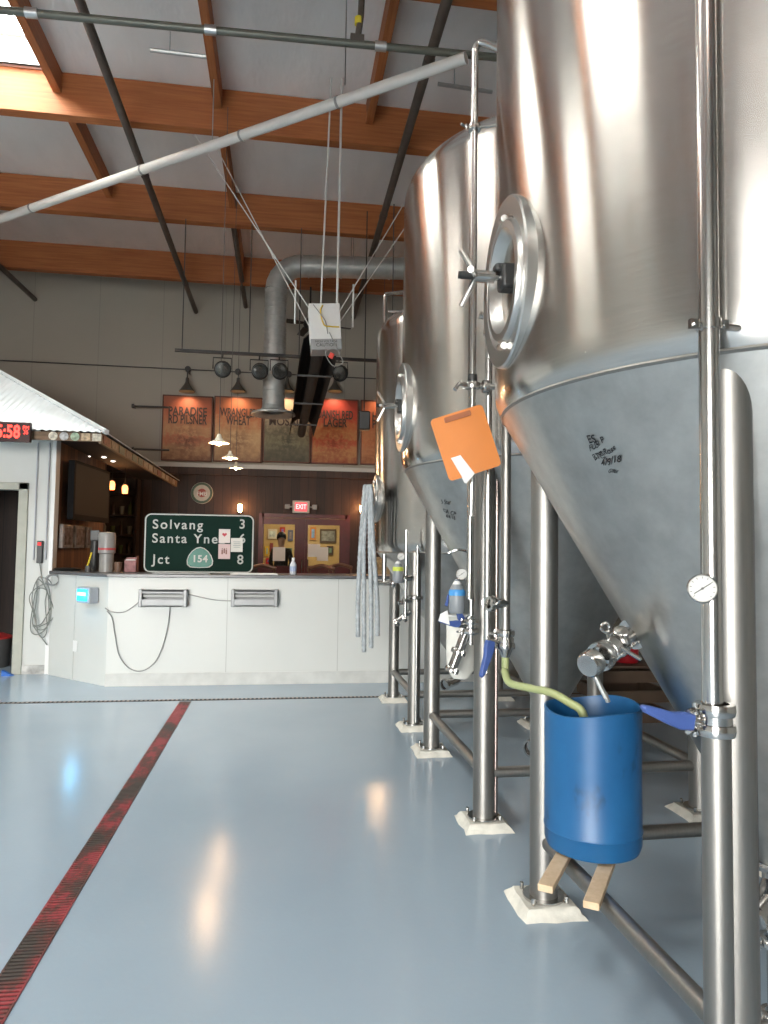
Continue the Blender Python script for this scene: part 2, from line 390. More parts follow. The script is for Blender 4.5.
# tube heater
HY = 7.6; h0 = at(308, 300, Y=HY); h1 = at(341, 355, Y=HY); hx = (h0.x+h1.x)/2+.01; hw = .34
t = thing('tube_heater', 'radiant tube heater with white control box and black reflector hanging above the bar', 'heater', (hx, HY, h1.z))
hm = Matrix.Translation((hx, HY, (h0.z+h1.z)/2)) @ Matrix.Rotation(radians(-4), 4, 'Y')
zb = (h0.z+h1.z)/2
bm = new(); v = box(bm, (0, .12, .07), (hw, .26, .40)); bmesh.ops.transform(bm, matrix=hm, verts=v)
hbx = obj('control_box', bm, WPLAS, t, bevel=.008)
bm = new(); v = box(bm, (0, -.012, -.19), (hw, .02, .12)); v += box(bm, (0, .12, -.19), (hw-.01, .25, .12)); bmesh.ops.transform(bm, matrix=hm, verts=bm.verts[:])
obj('blower_panel', bm, MGREY, t, bevel=.006)
bm = new()
for s_, sz, p in (('HIGH VOLTAGE', .034, (0, -.16)), ('CAUTION', .05, (0, -.20))):
    me = text_me(s_, sz, 'CENTER'); me.transform(hm @ Matrix.Translation((p[0], -.024, p[1])) @ FRONT.to_4x4()); bm.from_mesh(me)
obj('lettering', bm, BLACK, hbx)
bm = new(); tube(bm, smooth([hm @ Vector(p) for p in ((-.02, -.02, .24), (-.05, -.06, .16), (-.02, -.05, .02), (.05, -.04, .0), (.15, -.02, 0))]), .008, 8)
obj('yellow_cable', bm, plain('yellow_cable', (.75, .52, .05), .5), hbx)
bm = new(); tube(bm, smooth([hm @ Vector(p) for p in ((.04, -.02, -.06), (.12, -.1, -.3), (.16, -.1, -.42), (.05, -.1, -.45), (-.02, -.08, -.3), (.08, -.06, -.24))]), .005, 6)
tube(bm, smooth([hm @ Vector(p) for p in ((-.12, -.02, .25), (-.05, -.08, .12), (0, -.05, .05), (.02, -.03, -.08))]), .005, 6); obj('cable', bm, CORD, hbx)
bm = new(); v = box(bm, (.04, -.10, -.34), (.05, .01, .06), Matrix.Rotation(.5, 3, 'Y')); bmesh.ops.transform(bm, matrix=hm, verts=v); obj('red_tag', bm, plain('red_tag', (.7, .06, .04), .5), hbx)
# folded reflector, an inverted trough that runs back, and its burner tube
bm = new(); pr_ = [(-.21, -.20), (-.17, .02), (-.08, .10), (.08, .10), (.17, .02), (.21, -.20)]
e0 = Vector((hx-.06, HY+.28, zb-.07)); e1 = Vector((hx-.12, 12.3, zb-.26)); rows = []
for off in (0, .008):
    for e in (e0, e1): rows.append([bm.verts.new(e+Vector((x*(1-off*3), 0, z-off))) for x, z in pr_])
for k in range(5):
    bm.faces.new((rows[0][k], rows[0][k+1], rows[1][k+1], rows[1][k])); bm.faces.new((rows[2][k], rows[2][k+1], rows[3][k+1], rows[3][k]))
for i, j in ((0, 2), (1, 3)):
    for k in range(5): bm.faces.new((rows[i][k], rows[i][k+1], rows[j][k+1], rows[j][k]))
obj('reflector', bm, plain('black_reflector', (.010, .010, .011), .8), t)
for y in (8.6, 10.0, 11.4):
    bm = new(); box(bm, (hx-.06-.06*(y-7.9)/4.4, y, zb-.27-.19*(y-7.9)/4.4), (.43, .03, .02)); obj('cross_bracket', bm, DGREY, t)
bm = new(); tube(bm, [(hx-.06, HY+.25, zb-.19), (hx-.12, 12.45, zb-.40)], .07, 14); obj('burner_tube', bm, MC['black_reflector'], t)
bm = new(); tube(bm, [(hx-.05, HY+.1, h0.z-.02), (hx+.02, HY+.1, 6.78)], .010, 8); obj('hanger_rod', bm, WROD, t)
bm = new(); tube(bm, [(hx+.13, HY+.1, h0.z-.06), (hx+.14, HY+.1, 6.78)], .013, 8); obj('hanger_rod', bm, WROD, t)
for x_, px, py in ((-.15, 215, 145), (-.14, 190, 128), (.14, 430, 160), (.15, 445, 170)):
    p = at(px, py, Z=6.4); q = Vector((hx+x_, HY+.15+(.5 if abs(x_) > .145 else 0), zb+.2))
    bm = new(); tube(bm, [q, p], .007, 6); obj('stay_wire', bm, WROD, t)
for s in (-1, 1):
    bm = new(); tube(bm, [(hx+s*.33, HY+.3, zb+.12), (hx+s*.33, HY+.3, zb+.62)], .011, 8); obj('turnbuckle', bm, WROD, t)

# ceiling fan beyond the heater
fp = at(310, 324, Y=12.9); t = thing('ceiling_fan', 'black ceiling fan half hidden behind the white heater box', 'fan', fp)
bm = new(); tube(bm, [fp, (fp.x, fp.y, 6.3)], .018, 10); obj('down_rod', bm, BLACK, t)
bm = new(); lathe(bm, [(0, -.1), (.09, -.09), (.13, -.02), (.11, .06), (.04, .12), (0, .12)], Matrix.Translation(fp), 24); obj('motor', bm, BLACK, t)
for k in range(4):
    a = radians(12+90*k); M = Matrix.Translation(fp) @ Matrix.Rotation(a, 4, 'Z') @ Matrix.Rotation(.2, 4, 'X')
    bm = new(); prism(bm, [(.10, -.03), (.3, -.07), (.78, -.065), (.80, 0), (.78, .065), (.3, .07), (.10, .03)], M, .01); obj('blade', bm, BLACK, t)

# lighting track with spots
ty = 10.5; a = at(175, 350, Y=ty); b = at(400, 366, Y=ty)
t = thing('lighting_track', 'long black lighting rail hanging in front of the posters', 'light track', ((a.x+b.x)/2, ty, a.z))
bm = new(); bbox(bm, (a.x, ty-.02, a.z-.025), (b.x, ty+.02, a.z+.02)); obj('rail', bm, BLACK, t)
for px in (182, 249, 299, 392):
    q = at(px, 352, Y=ty); bm = new(); tube(bm, [(q.x, ty, a.z), (q.x, ty, 6.3 if px < 390 else 6.8)], .009, 6); obj('hanger_rod', bm, DGREY, t)
spn = ['first spotlight from the rail end, left of the duct', 'second spotlight, just left of the duct', 'third spotlight, seen against the duct', 'last spotlight, right of the heater reflector']
for k, (px, py) in enumerate(((222, 369), (259, 371), (279, 371), (339, 373))):
    q = at(px, py, Y=ty-.1); s = thing('spotlight', 'round black track spotlight, ' + spn[k], 'spotlight', q, 'spotlights on the hanging rail')
    bm = new(); M = axisM(q, (.25, -.9, -.3)); lathe(bm, [(0, -.10), (.05, -.10), (.10, -.05), (.115, .05), (.125, .06), (.11, .065), (.095, .03)], M, 24); obj('housing', bm, BLACK, s)
    bm = new(); lathe(bm, [(.0, .035), (.06, .035), (.10, .03)], M, 24); obj('lens', bm, plain('spot_lens', (.25, .25, .24), .15, metal=.8), s)
    bm = new(); tube(bm, [q+Vector((-.13, 0, 0)), q+Vector((-.13, .02, .17)), q+Vector((.13, .02, .17)), q+Vector((.13, 0, 0))], .01, 6); tube(bm, [q+Vector((0, .02, .17)), (q.x, ty, a.z)], .012, 6); obj('yoke', bm, BLACK, s)
# black speaker next to the last poster
q = at(364, 421, Y=10.2); t = thing('loudspeaker', 'small black loudspeaker hanging on a rod in front of the posters', 'loudspeaker', q)
bm = new(); box(bm, q, (.17, .15, .28)); obj('cabinet', bm, BLACK, t, bevel=.02)
bm = new(); box(bm, q+Vector((0, -.078, 0)), (.14, .008, .24)); obj('grille', bm, DGREY, t)
bm = new(); tube(bm, [q+Vector((0, 0, .12)), q+Vector((0, .02, .2)), (q.x-.0, q.y, 6.5)], .009, 6); obj('hanger_rod', bm, BLACK, t)

# ------------------------------------------------------------------ posters, wire, gooseneck lamps
def poster_mat(name, top, mid, low, accent, s):
    m, nt, b = new_mat(name)
    tc = nt.nodes.new('ShaderNodeTexCoord'); sp = nt.nodes.new('ShaderNodeSeparateXYZ'); L(nt, tc.outputs['Generated'], sp.inputs[0])
    n1 = noise(nt, coords(nt, (3, 3, 4), 'Generated'), s, 4, .6)
    ad = nt.nodes.new('ShaderNodeMath'); ad.operation = 'MULTIPLY_ADD'; L(nt, n1, ad.inputs[0]); ad.inputs[1].default_value = .55; L(nt, sp.outputs[2], ad.inputs[2])
    c = ramp(nt, ad.outputs[0], [(.22, low), (.48, mid), (.62, accent), (.72, mid), (1.2, top)])
    # a darker picture in the lower middle, a frame-like worn edge
    n2 = noise(nt, coords(nt, (2, 2, 3), 'Generated'), s*1.7, 5, .7)
    c2 = ramp(nt, n2, [(.42, (0, 0, 0)), (.56, (1, 1, 1))])
    g = nt.nodes.new('ShaderNodeTexGradient'); g.gradient_type = 'SPHERICAL'
    mp = nt.nodes.new('ShaderNodeMapping'); mp.inputs['Location'].default_value = (-1.1, 0, -.9); mp.inputs['Scale'].default_value = (2.2, 0, 2.8)
    L(nt, tc.outputs['Generated'], mp.inputs[0]); L(nt, mp.outputs[0], g.inputs[0])
    ml = nt.nodes.new('ShaderNodeMath'); ml.operation = 'MULTIPLY'; L(nt, c2, ml.inputs[0]); L(nt, g.outputs['Fac'], ml.inputs[1])
    mx = nt.nodes.new('ShaderNodeMix'); mx.data_type = 'RGBA'; L(nt, ml.outputs[0], mx.inputs['Factor']); L(nt, c, mx.inputs['A']); mx.inputs['B'].default_value = (*low, 1)
    L(nt, mx.outputs['Result'], b.inputs['Base Color']); b.inputs['Roughness'].default_value = .6
    return m
posters = [
 ((163, 211.6, 394.7, 462), ['PARADISE', 'RD PILSNER'], 'PARADISE RD PILSNER', ((.34, .10, .05), (.38, .23, .12), (.13, .05, .03), (.36, .13, .07))),
 ((214.7, 261.5, 396, 463), ['WRANGLER', 'WHEAT'], 'WRANGLER WHEAT', ((.36, .12, .05), (.45, .30, .16), (.22, .12, .07), (.50, .36, .2))),
 ((264, 310, 397, 463.5), ['I AM', 'MOSAIC'], 'MOSAIC in dark letters, partly behind the heater reflector', ((.40, .34, .24), (.12, .115, .075), (.04, .045, .03), (.20, .19, .12))),
 ((312, 357.5, 398, 465), ['DANISH RED', 'LAGER'], 'DANISH RED LAGER', ((.38, .05, .03), (.42, .21, .08), (.22, .04, .02), (.42, .08, .04))),
 ((361, 405, 400, 466), ['HOPPY', 'POPPY'], 'HOPPY letters, cut off by the tank', ((.42, .12, .05), (.44, .2, .09), (.22, .07, .03), (.46, .17, .07))),
]
PY = 14.18; TXT = plain('poster_lettering', (.05, .035, .03), .6)
for k, ((x0, x1, y0, y1), lines, nm, cols) in enumerate(posters):
    a = at(x0, y0, Y=PY); b = at(x1, y1, Y=PY); 
    t = thing('beer_poster', 'tall weathered beer poster reading ' + nm, 'poster', ((a.x+b.x)/2, PY, b.z), 'beer posters on the back wall')
    bm = new(); bbox(bm, (a.x, PY-.02, b.z), (b.x, PY+.02, a.z)); obj('panel', bm, poster_mat('poster_%d' % k, *cols, 2.2+k*.4), t)
    bm = new(); w = .025
    for p, q in (((a.x, a.z), (b.x, a.z-w)), ((a.x, b.z), (b.x, b.z+w)), ((a.x, a.z), (a.x+w, b.z)), ((b.x-w, a.z), (b.x, b.z))): bbox(bm, (p[0], PY-.03, p[1]), (q[0], PY, q[1]))
    obj('frame', bm, plain('poster_edge', (.12, .045, .03), .6), t)
    H = a.z-b.z; W = b.x-a.x
    for i, s in enumerate(lines):
        me = text_me(s, .24, 'CENTER', ext=.003, offset=.005); wd = max(v.co.x for v in me.vertices)-min(v.co.x for v in me.vertices); me.transform(Matrix.Diagonal((W*(.76 if len(s) > 5 else .5)/wd, 1, 1, 1)))
        me.transform(Matrix.Translation(((a.x+b.x)/2, PY-.028, a.z-H*(.25+.125*i))) @ FRONT.to_4x4()); obj('lettering', me, TXT, t)
    # gooseneck lamp above the poster
    lx = at((x0+x1)/2, 390, Y=14.0).x; lz = at((x0+x1)/2, 388, Y=13.95).z
    pl = ['the PARADISE poster', 'the WRANGLER WHEAT poster', 'the MOSAIC poster', 'the DANISH RED LAGER poster', 'the HOPPY poster']
    s = thing('poster_lamp', 'grey cone lamp glowing above ' + pl[k], 'lamp', (lx, 13.95, lz), 'lamps above the posters')
    bm = new(); M = Matrix.Translation((lx, 13.95, lz)); lathe(bm, [(.03, .20), (.035, .12), (.06, .06), (.155, -.07), (.150, -.075), (.05, .05), (.02, .1)], M, 28); obj('lamp_shade', bm, plain('lamp_grey', (.10, .10, .09), .5), s)
    bm = new(); tube(bm, smooth([(lx, 13.95, lz+.17), (lx, 13.98, lz+.34), (lx, 14.15, lz+.36), (lx, 14.29, lz+.36)]), .012, 8); obj('goose_neck', bm, DGREY, s)
    bm = new(); lathe(bm, [(0, -.04), (.03, -.03), (.035, 0), (.02, .05), (0, .06)], M, 12); obj('bulb', bm, glow('warm_bulb', (1, .48, .16), 22), s)
    ld = bpy.data.lights.new('poster_light', 'SPOT'); ld.energy = 20; ld.color = (1, .66, .42); ld.spot_size = radians(125); ld.spot_blend = .9; ld.shadow_soft_size = .04
    lo = bpy.data.objects.new('poster_light', ld); C.objects.link(lo); lo.location = (lx, 13.95, lz-.06); lo.rotation_euler = (radians(14), 0, 0)
# picture wire with junction boxes
a = at(0, 360, Y=14.22); b = at(400, 383, Y=14.22)
t = thing('wall_conduit', 'thin conduit with junction boxes running across the upper back wall', 'conduit', a)
bm = new(); tube(bm, [(XL+.1, 14.24, a.z), (b.x+2, 14.24, a.z)], .012, 8); obj('tube', bm, DGREY, t)
for px in (188, 238, 289, 338):
    q = at(px, 370, Y=14.22); bm = new(); lathe(bm, [(0, -.04), (.06, -.03), (.06, .03), (0, .04)], axisM((q.x, 14.22, a.z), (0, 1, 0)), 14); obj('junction_box', bm, DGREY, t)
for k, (py, pos) in enumerate(((406, 'beside the upper half of the leftmost poster'), (449, 'beside the lower half of the leftmost poster'))):
    a = at(133, py, Y=14.1); b = at(164, py+1, Y=14.1); bm = new(); tube(bm, [a, (b.x+.1, 14.1, a.z)], .02, 8); lathe(bm, [(0, -.03), (.045, -.02), (.045, .02), (0, .03)], axisM(a, (1, 0, 0)), 12); tube(bm, [a, a+Vector((0, .2, 0))], .015, 6)
    one('bracket_arm', 'dark iron bracket arm ' + pos, 'bracket', bm, DGREY, 'poster bracket arms')

# ------------------------------------------------------------------ taproom back: doors, signs, sconces
REDP = plain('oxblood_door_paint', (.085, .010, .011), .4, var=.15)
mid = (at(305, 540, Y=14.28).x)
def door(n, x0, x1, px0, px1, py0, py1, hinge, lab):
    z1 = DZ-.03; a = at(px0, py0, Y=14.25); b = at(px1, py1, Y=14.25)
    bm = new(); Y0, Y1 = 14.22, 14.265
    bbox(bm, (x0, Y0, 0.01), (a.x, Y1, z1)); bbox(bm, (b.x, Y0, .01), (x1, Y1, z1)); bbox(bm, (a.x, Y0, a.z), (b.x, Y1, z1)); bbox(bm, (a.x, Y0, .01), (b.x, Y1, b.z))
    d = struct('door_%d' % n, bm, REDP, label=lab)
    bm = new(); bbox(bm, (a.x, 14.24, b.z), (b.x, 14.245, a.z)); struct('pane', bm, GLASS, d)
    hxx = x1-.06 if hinge == 'l' else x0+.06
    bm = new(); tube(bm, [(hxx, Y0-.01, .95), (hxx, Y0-.05, .95), (hxx, Y0-.05, 1.2), (hxx, Y0-.01, 1.2)], .012, 8); struct('door_handle', bm, POLI, d)
    return a, b
door(1, DX0+.04, mid-.001, 263, 294, 524, 566, 'l', 'left red glazed door of the pair')
door(2, mid+.001, DX1-.04, 308, 339, 525, 566, 'r', 'right red glazed door of the pair')
bm = new(); bbox(bm, (DX0-.06, YB-.06, 0), (DX0+.04, YB+.1, DZ+.06)); bbox(bm, (DX1-.04, YB-.06, 0), (DX1+.06, YB+.1, DZ+.06)); bbox(bm, (DX0, YB-.06, DZ-.02), (DX1, YB+.1, DZ+.06))
struct('trim_5', bm, REDP, label='dark red door frame')
# room beyond
bm = new(); bbox(bm, (-1.6, 17.6, 0), (3.4, 17.7, 3)); bbox(bm, (-1.7, 14.5, 0), (-1.6, 17.7, 3)); bbox(bm, (3.4, 14.5, 0), (3.5, 17.7, 3)); bbox(bm, (-1.7, 14.5, 2.9), (3.5, 17.7, 3)); struct('wall_beyond', bm, plain('yellow_wall', (.58, .42, .20), .6))
cols = [(.75, .70, .6), (.5, .05, .03), (.1, .12, .2), (.8, .55, .1), (.35, .08, .05), (.7, .66, .55), (.15, .05, .04), (.62, .30, .08), (.1, .2, .12)]
spots_ = [(268, 529, 277, 539), (280, 527, 285, 536), (288, 530, 293, 541), (265, 546, 269, 556), (270, 543, 273, 552), (320, 529, 336, 543), (327, 546, 333, 555), (310, 527, 316, 540), (286, 548, 292, 557), (266, 558, 271, 564)]
pn = ['pale framed notice', 'small red picture', 'small navy picture', 'yellow flyer', 'maroon flyer', 'wide dark framed picture', 'small dark frame', 'tall orange flyer', 'green flyer', 'crimson flyer low down']
cols2 = [(.75, .70, .6), (.5, .05, .03), (.1, .12, .2), (.75, .5, .08), (.3, .05, .06), (.10, .07, .05), (.08, .05, .04), (.62, .25, .06), (.1, .2, .12), (.55, .04, .06)]
for (x0, y0, x1, y1), n_, c_ in zip(spots_, pn, cols2):
    a = at(x0, y0, Y=17.57); b = at(x1, y1, Y=17.57); t = thing('framed_picture', n_ + ' on the yellow wall seen through the red doors', 'picture', ((a.x+b.x)/2, 17.57, b.z), 'pictures beyond the red doors')
    bm = new(); bbox(bm, (a.x, 17.56, b.z), (b.x, 17.6, a.z)); obj('frame', bm, plain('pic_'+n_, c_, .5), t)
    bm = new(); bbox(bm, (a.x+.04, 17.55, b.z+.05), (b.x-.04, 17.56, a.z-.05)); obj('print', bm, plain('prt_'+n_, tuple(min(1, .1+c*.8+.12*random.random()) for c in c_[::-1]), .5, var=.5, scale=12), t)
def area(name, loc, rot, sx, sy, e, col):
    ld = bpy.data.lights.new(name, 'AREA'); ld.shape = 'RECTANGLE'; ld.size = sx; ld.size_y = sy; ld.energy = e; ld.color = col
    lo = bpy.data.objects.new(name, ld); C.objects.link(lo); lo.location = loc; lo.rotation_euler = rot; return lo
t = thing('ceiling_lamp', 'lamp panel in the room beyond the red doors', 'lamp', (.6, 16, 2.85))
bm = new(); bbox(bm, (.1, 15.7, 2.84), (1.1, 16.3, 2.9)); obj('housing', bm, WPLAS, t)
area('beyond_light', (.6, 16, 2.82), (0, 0, 0), 1, .6, 50, (1, .78, .5))
# papers on the door glass
for (x0, y0, x1, y1), n_ in (((273, 547, 285, 561), 'white notice taped on the left red door'), ((308, 544, 320, 557), 'white notice taped on the right red door, upper of two'), ((317, 547, 328, 561), 'white notice taped on the right red door, overlapping lower one')):
    dy = 0 if 'lower' not in n_ else -.006
    a = at(x0, y0, Y=14.205); b = at(x1, y1, Y=14.205); bm = new(); bbox(bm, (a.x, 14.205+dy, b.z), (b.x, 14.209+dy, a.z)); o = one('notice', n_, 'notice', bm, PAPER)
# plate on the paneled wall: round sign
q = at(202, 493, Y=14.24); t = thing('round_sign', 'round metal beer sign hanging on dark planks above the road sign', 'sign', q)
bm = new(); lathe(bm, [(0, -.02), (.2, -.02), (.215, 0), (.19, .02), (0, .02)], axisM(q, (0, -1, 0)), 40); obj('disc', bm, plain('sign_cream', (.55, .52, .45), .5), t)
bm = new(); lathe(bm, [(.16, .021), (.185, .026), (.205, .02)], axisM(q, (0, -1, 0)), 40); obj('ring', bm, plain('sign_green', (.06, .11, .07), .5), t)
bm = new(); lathe(bm, [(.0, .022), (.085, .022)], axisM(q, (0, -1, 0)), 30); obj('centre', bm, plain('sign_red', (.35, .07, .05), .5), t)
text_on('FMB', .11, q+Vector((0, -.026, -.02)), PAPER, t, align='CENTER', offset=.002)
# exit sign
q = at(301, 507, Y=14.1); t = thing('exit_sign', 'red lit EXIT sign with two emergency lamps above the red doors', 'exit sign', q)
bm = new(); box(bm, q, (.34, .07, .25)); obj('housing', bm, plain('exit_housing', (.55, .53, .48), .4), t, bevel=.01)
bm = new(); box(bm, q+Vector((0, -.037, 0)), (.24, .006, .17)); obj('panel', bm, glow('exit_red', (1, .10, .12), 1.0), t)
text_on('EXIT', .13, q+Vector((0, -.043, 0)), glow('exit_letters', (1, .5, .5), 1.6), t, align='CENTER', offset=.003, sx=.8)
for s in (-1, 1):
    bm = new(); box(bm, q+Vector((s*.20, 0, .0)), (.05, .03, .03)); box(bm, q+Vector((s*.27, -.02, 0)), (.10, .08, .10)); obj('emergency_lamp', bm, MGREY, t, bevel=.012)
# wall sconces
WB = glow('sconce_bulb', (1, .56, .22), 40)
for k, (px, py) in enumerate(((240, 508), (362, 509))):
    q = at(px, py, Y=14.15); t = thing('wall_sconce', ['glowing amber wall sconce above the road sign corner', 'glowing amber wall sconce right of the red doors, beside the hanging hoses'][k], 'wall lamp', q, 'amber wall sconces')
    bm = new(); lathe(bm, [(0, 0), (.05, 0), (.05, .1), (.045, .12), (0, .12)], axisM(q+Vector((0, .13, -.05)), (0, -1, 0)), 16); obj('wall_plate', bm, DGREY, t)
    bm = new(); lathe(bm, [(0, -.09), (.03, -.08), (.05, 0), (.04, .07), (0, .08)], Matrix.Translation(q), 16); obj('bulb', bm, WB, t)
    ld = bpy.data.lights.new('sconce_light', 'POINT'); ld.energy = 9; ld.color = (1, .42, .16); ld.shadow_soft_size = .08; lo = bpy.data.objects.new('sconce_light', ld); C.objects.link(lo); lo.location = q+Vector((0, -.12, 0))
# low picture at right of doors behind hoses
a = at(372, 557, Y=14.2); b = at(392, 574, Y=14.2); bm = new(); bbox(bm, (a.x, 14.2, b.z), (b.x, 14.25, a.z)); one('framed_picture', 'small framed flyer on dark planks seen between the hoses and the far tank', 'picture', bm, plain('flyer', (.5, .38, .2), .5, var=.5, scale=14))

# pendants
for k, (px, py, Y, lb) in enumerate(((219, 444, 8.0, 'nearest of the row of three'), (230, 459, 10.0, 'middle of the row of three'), (236, 469, 12.0, 'farthest of the row of three'), (382, 472, 12.0, 'half hidden at the edge of the far tank'))):
    q = at(px, py-1, Y=Y); t = thing('pendant_lamp', 'lit pendant lamp with flat white shade, ' + lb, 'pendant lamp', q, 'pendant lamps over the bar')
    bm = new(); lathe(bm, [(.02, .10), (.03, .06), (.05, .035), (.115, .0), (.112, -.004), (.04, .025), (.015, .06)], Matrix.Translation(q), 32); obj('lamp_shade', bm, plain('cream_shade', (.75, .68, .55), .4), t)
    bm = new(); lathe(bm, [(0, -.03), (.025, -.022), (.033, 0), (.02, .03), (0, .04)], Matrix.Translation(q+Vector((0, 0, -.0))), 16); obj('bulb', bm, glow('pendant_bulb', (1, .62, .30), 80), t)
    bm = new(); tube(bm, [q+Vector((0, 0, .09)), (q.x, Y, 6.5 if k != 2 else 6.30)], .004, 6); obj('cord', bm, DGREY, t)
    ld = bpy.data.lights.new('pendant_light', 'POINT'); ld.energy = 14; ld.color = (1, .62, .34); ld.shadow_soft_size = .04; lo = bpy.data.objects.new('pendant_light', ld); C.objects.link(lo); lo.location = q+Vector((0, 0, -.06))

# ------------------------------------------------------------------ office hut with tin roof
WX = -2.56; WY = 8.35; DOORX = at(16, 600, Y=WY).x
bm = new()
bbox(bm, (DOORX, WY, 0), (WX, WY+.12, 2.70)); bbox(bm, (XL, WY, 2.06), (DOORX, WY+.12, 2.70)); bbox(bm, (XL, WY, 0), (DOORX-1.0, WY+.12, 2.06))
struct('wall_office', bm, WHITE, label='white front wall of the small office')
bm = new(); bbox(bm, (WX-.10, WY+.12, 0), (WX, 10.6, 2.70)); struct('wall_side', bm, SIDEWOOD, label='reddish plank wall beside the bar')
bm = new(); bbox(bm, (XL, 10.6, 0), (WX, 10.7, 2.7)); struct('wall_rear', bm, DARKWOOD)
bm = new(); bbox(bm, (XL, 8.3, 2.70), (WX+.0, 10.7, 2.74)); struct('ceiling_office', bm, DARKWOOD)
bm = new(); bbox(bm, (WX-.02, WY-.02, 0), (WX+.02, WY+.13, 2.68)); struct('trim_6', bm, WPLAS, label='white corner post of the office')
TRIM = plain('putty_trim', (.42, .42, .36), .5)
bm = new(); bbox(bm, (DOORX-.01, WY-.03, 0), (DOORX+.09, WY+.14, 2.13)); bbox(bm, (DOORX-1.1, WY-.03, 2.05), (DOORX+.09, WY+.14, 2.13)); bbox(bm, (DOORX-1.1, WY-.03, 0), (DOORX-1.0, WY+.14, 2.13))
d = struct('door_3', bm, TRIM, label='putty-coloured frame of the open office doorway', bevel=.006)
for z in (.3, 1.05, 1.8):
    bm = new(); bbox(bm, (DOORX-.016, WY+.0, z), (DOORX-.004, WY+.05, z+.1)); struct('hinge', bm, GALV, d)
bm = new(); bbox(bm, (DOORX+.09, WY-.015, 0), (WX, WY, .10)); struct('baseboard_office', bm, plain('scuffed_base', (.45, .44, .42), .6, var=.4, scale=10))
# doorway things
q = at(7, 677, Y=8.3); t = thing('door_wedge', 'small blue rubber wedge on the floor at the office doorway', 'wedge', (q.x, 8.28, 0))
bm = new(); prism(bm, [(0, 0), (.12, 0), (0, .06)], Matrix.Translation((q.x-.04, 8.30, 0)) @ Matrix.Rotation(pi/2, 4, 'X'), .06); obj('wedge', bm, plain('blue_wedge', (.02, .12, .45), .5), t)
t = thing('storage_bin', 'dark bin with red lid standing inside the office doorway', 'bin', (DOORX-.45, 8.9, 0))
bm = new(); lathe(bm, [(0, 0), (.17, 0), (.2, .35), (.19, .35), (.16, .02)], Matrix.Translation((DOORX-.42, 8.9, 0)), 24); obj('body', bm, DGREY, t)
bm = new(); lathe(bm, [(0, .40), (.1, .39), (.21, .35), (.205, .33)], Matrix.Translation((DOORX-.42, 8.9, 0)), 24); obj('lid', bm, plain('bin_red', (.4, .03, .03), .5), t)

TIN = plain('corrugated_tin', (.56, .59, .61), .42, metal=.15, var=.08, scale=3)
ex, ey, ez = -1.87, 7.7, 2.64
def corr(front):
    bm = new(); lam = .076; step = lam/6; Lmax = 7.1 if front else 5.5; n = int(Lmax/step); prev = None
    for k in range(n+1):
        u = k*step; t_ = min(2.6, u); a = .006*sin(2*pi*u/lam)
        def P(t): return (ex-u, ey+t, ez+.57*t+a) if front else (ex-t, ey+u, ez+.57*t+a)
        if front: pts = [P(0), P(t_)]
        else:
            e = min(t_, 2.6, max(0.001, Lmax-u+.001) if False else 2.6); pts = [P(0), P(min(t_, e))]
        col = [bm.verts.new(p) for p in pts] + [bm.verts.new((p[0], p[1], p[2]-.004)) for p in pts[::-1]]
        if prev:
            for i in range(4): bm.faces.new((prev[i], prev[(i+1) % 4], col[(i+1) % 4], col[i]))
        prev = col
    return bm
t = thing('tin_roof', 'white corrugated tin hip roof over the office and bar end', 'roof', (ex, ey, ez))
obj('front_slope', corr(True), TIN, t, sharp=80); obj('side_slope', corr(False), TIN, t, sharp=80)
bm = new(); h2 = (ex-2.6, ey+2.6, ez+.57*2.6+.0)
tube(bm, [(ex+.02, ey-.02, ez-.005), h2], .03, 8); tube(bm, [h2, (ex-2.6, ey+5.5, h2[2])], .035, 8); obj('hip_cap', bm, TIN, t)
bm = new()
bbox(bm, (XL, ey+.05, ez-.10), (ex-.04, ey+.075, ez-.012)); obj('fascia', bm, FASC, t)
bm = new(); bbox(bm, (ex-.075, ey+.05, ez-.12), (ex-.045, ey+5.5, ez-.012)); obj('side_fascia', bm, FASC, t)
for k in range(1, 7):
    y = ey+.5+k*.8; bm = new(); M = Matrix.Translation((ex-.08, y, ez-.045)) @ Matrix.Rotation(radians(29.7), 4, 'Y'); box_v = box(bm, (-.34, 0, -.02), (.62, .05, .08)); bmesh.ops.transform(bm, matrix=M, verts=box_v); obj('rafter', bm, DARKWOOD, t)
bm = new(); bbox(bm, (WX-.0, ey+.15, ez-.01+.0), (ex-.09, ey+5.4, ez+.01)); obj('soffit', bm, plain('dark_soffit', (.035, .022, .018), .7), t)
bm = new(); bbox(bm, (XL, ey+.09, ez-.01), (WX, WY, ez+.01)); obj('front_soffit', bm, WHITE, t)
for k, y in enumerate((9.4, 10.2, 12.2)):
    pass
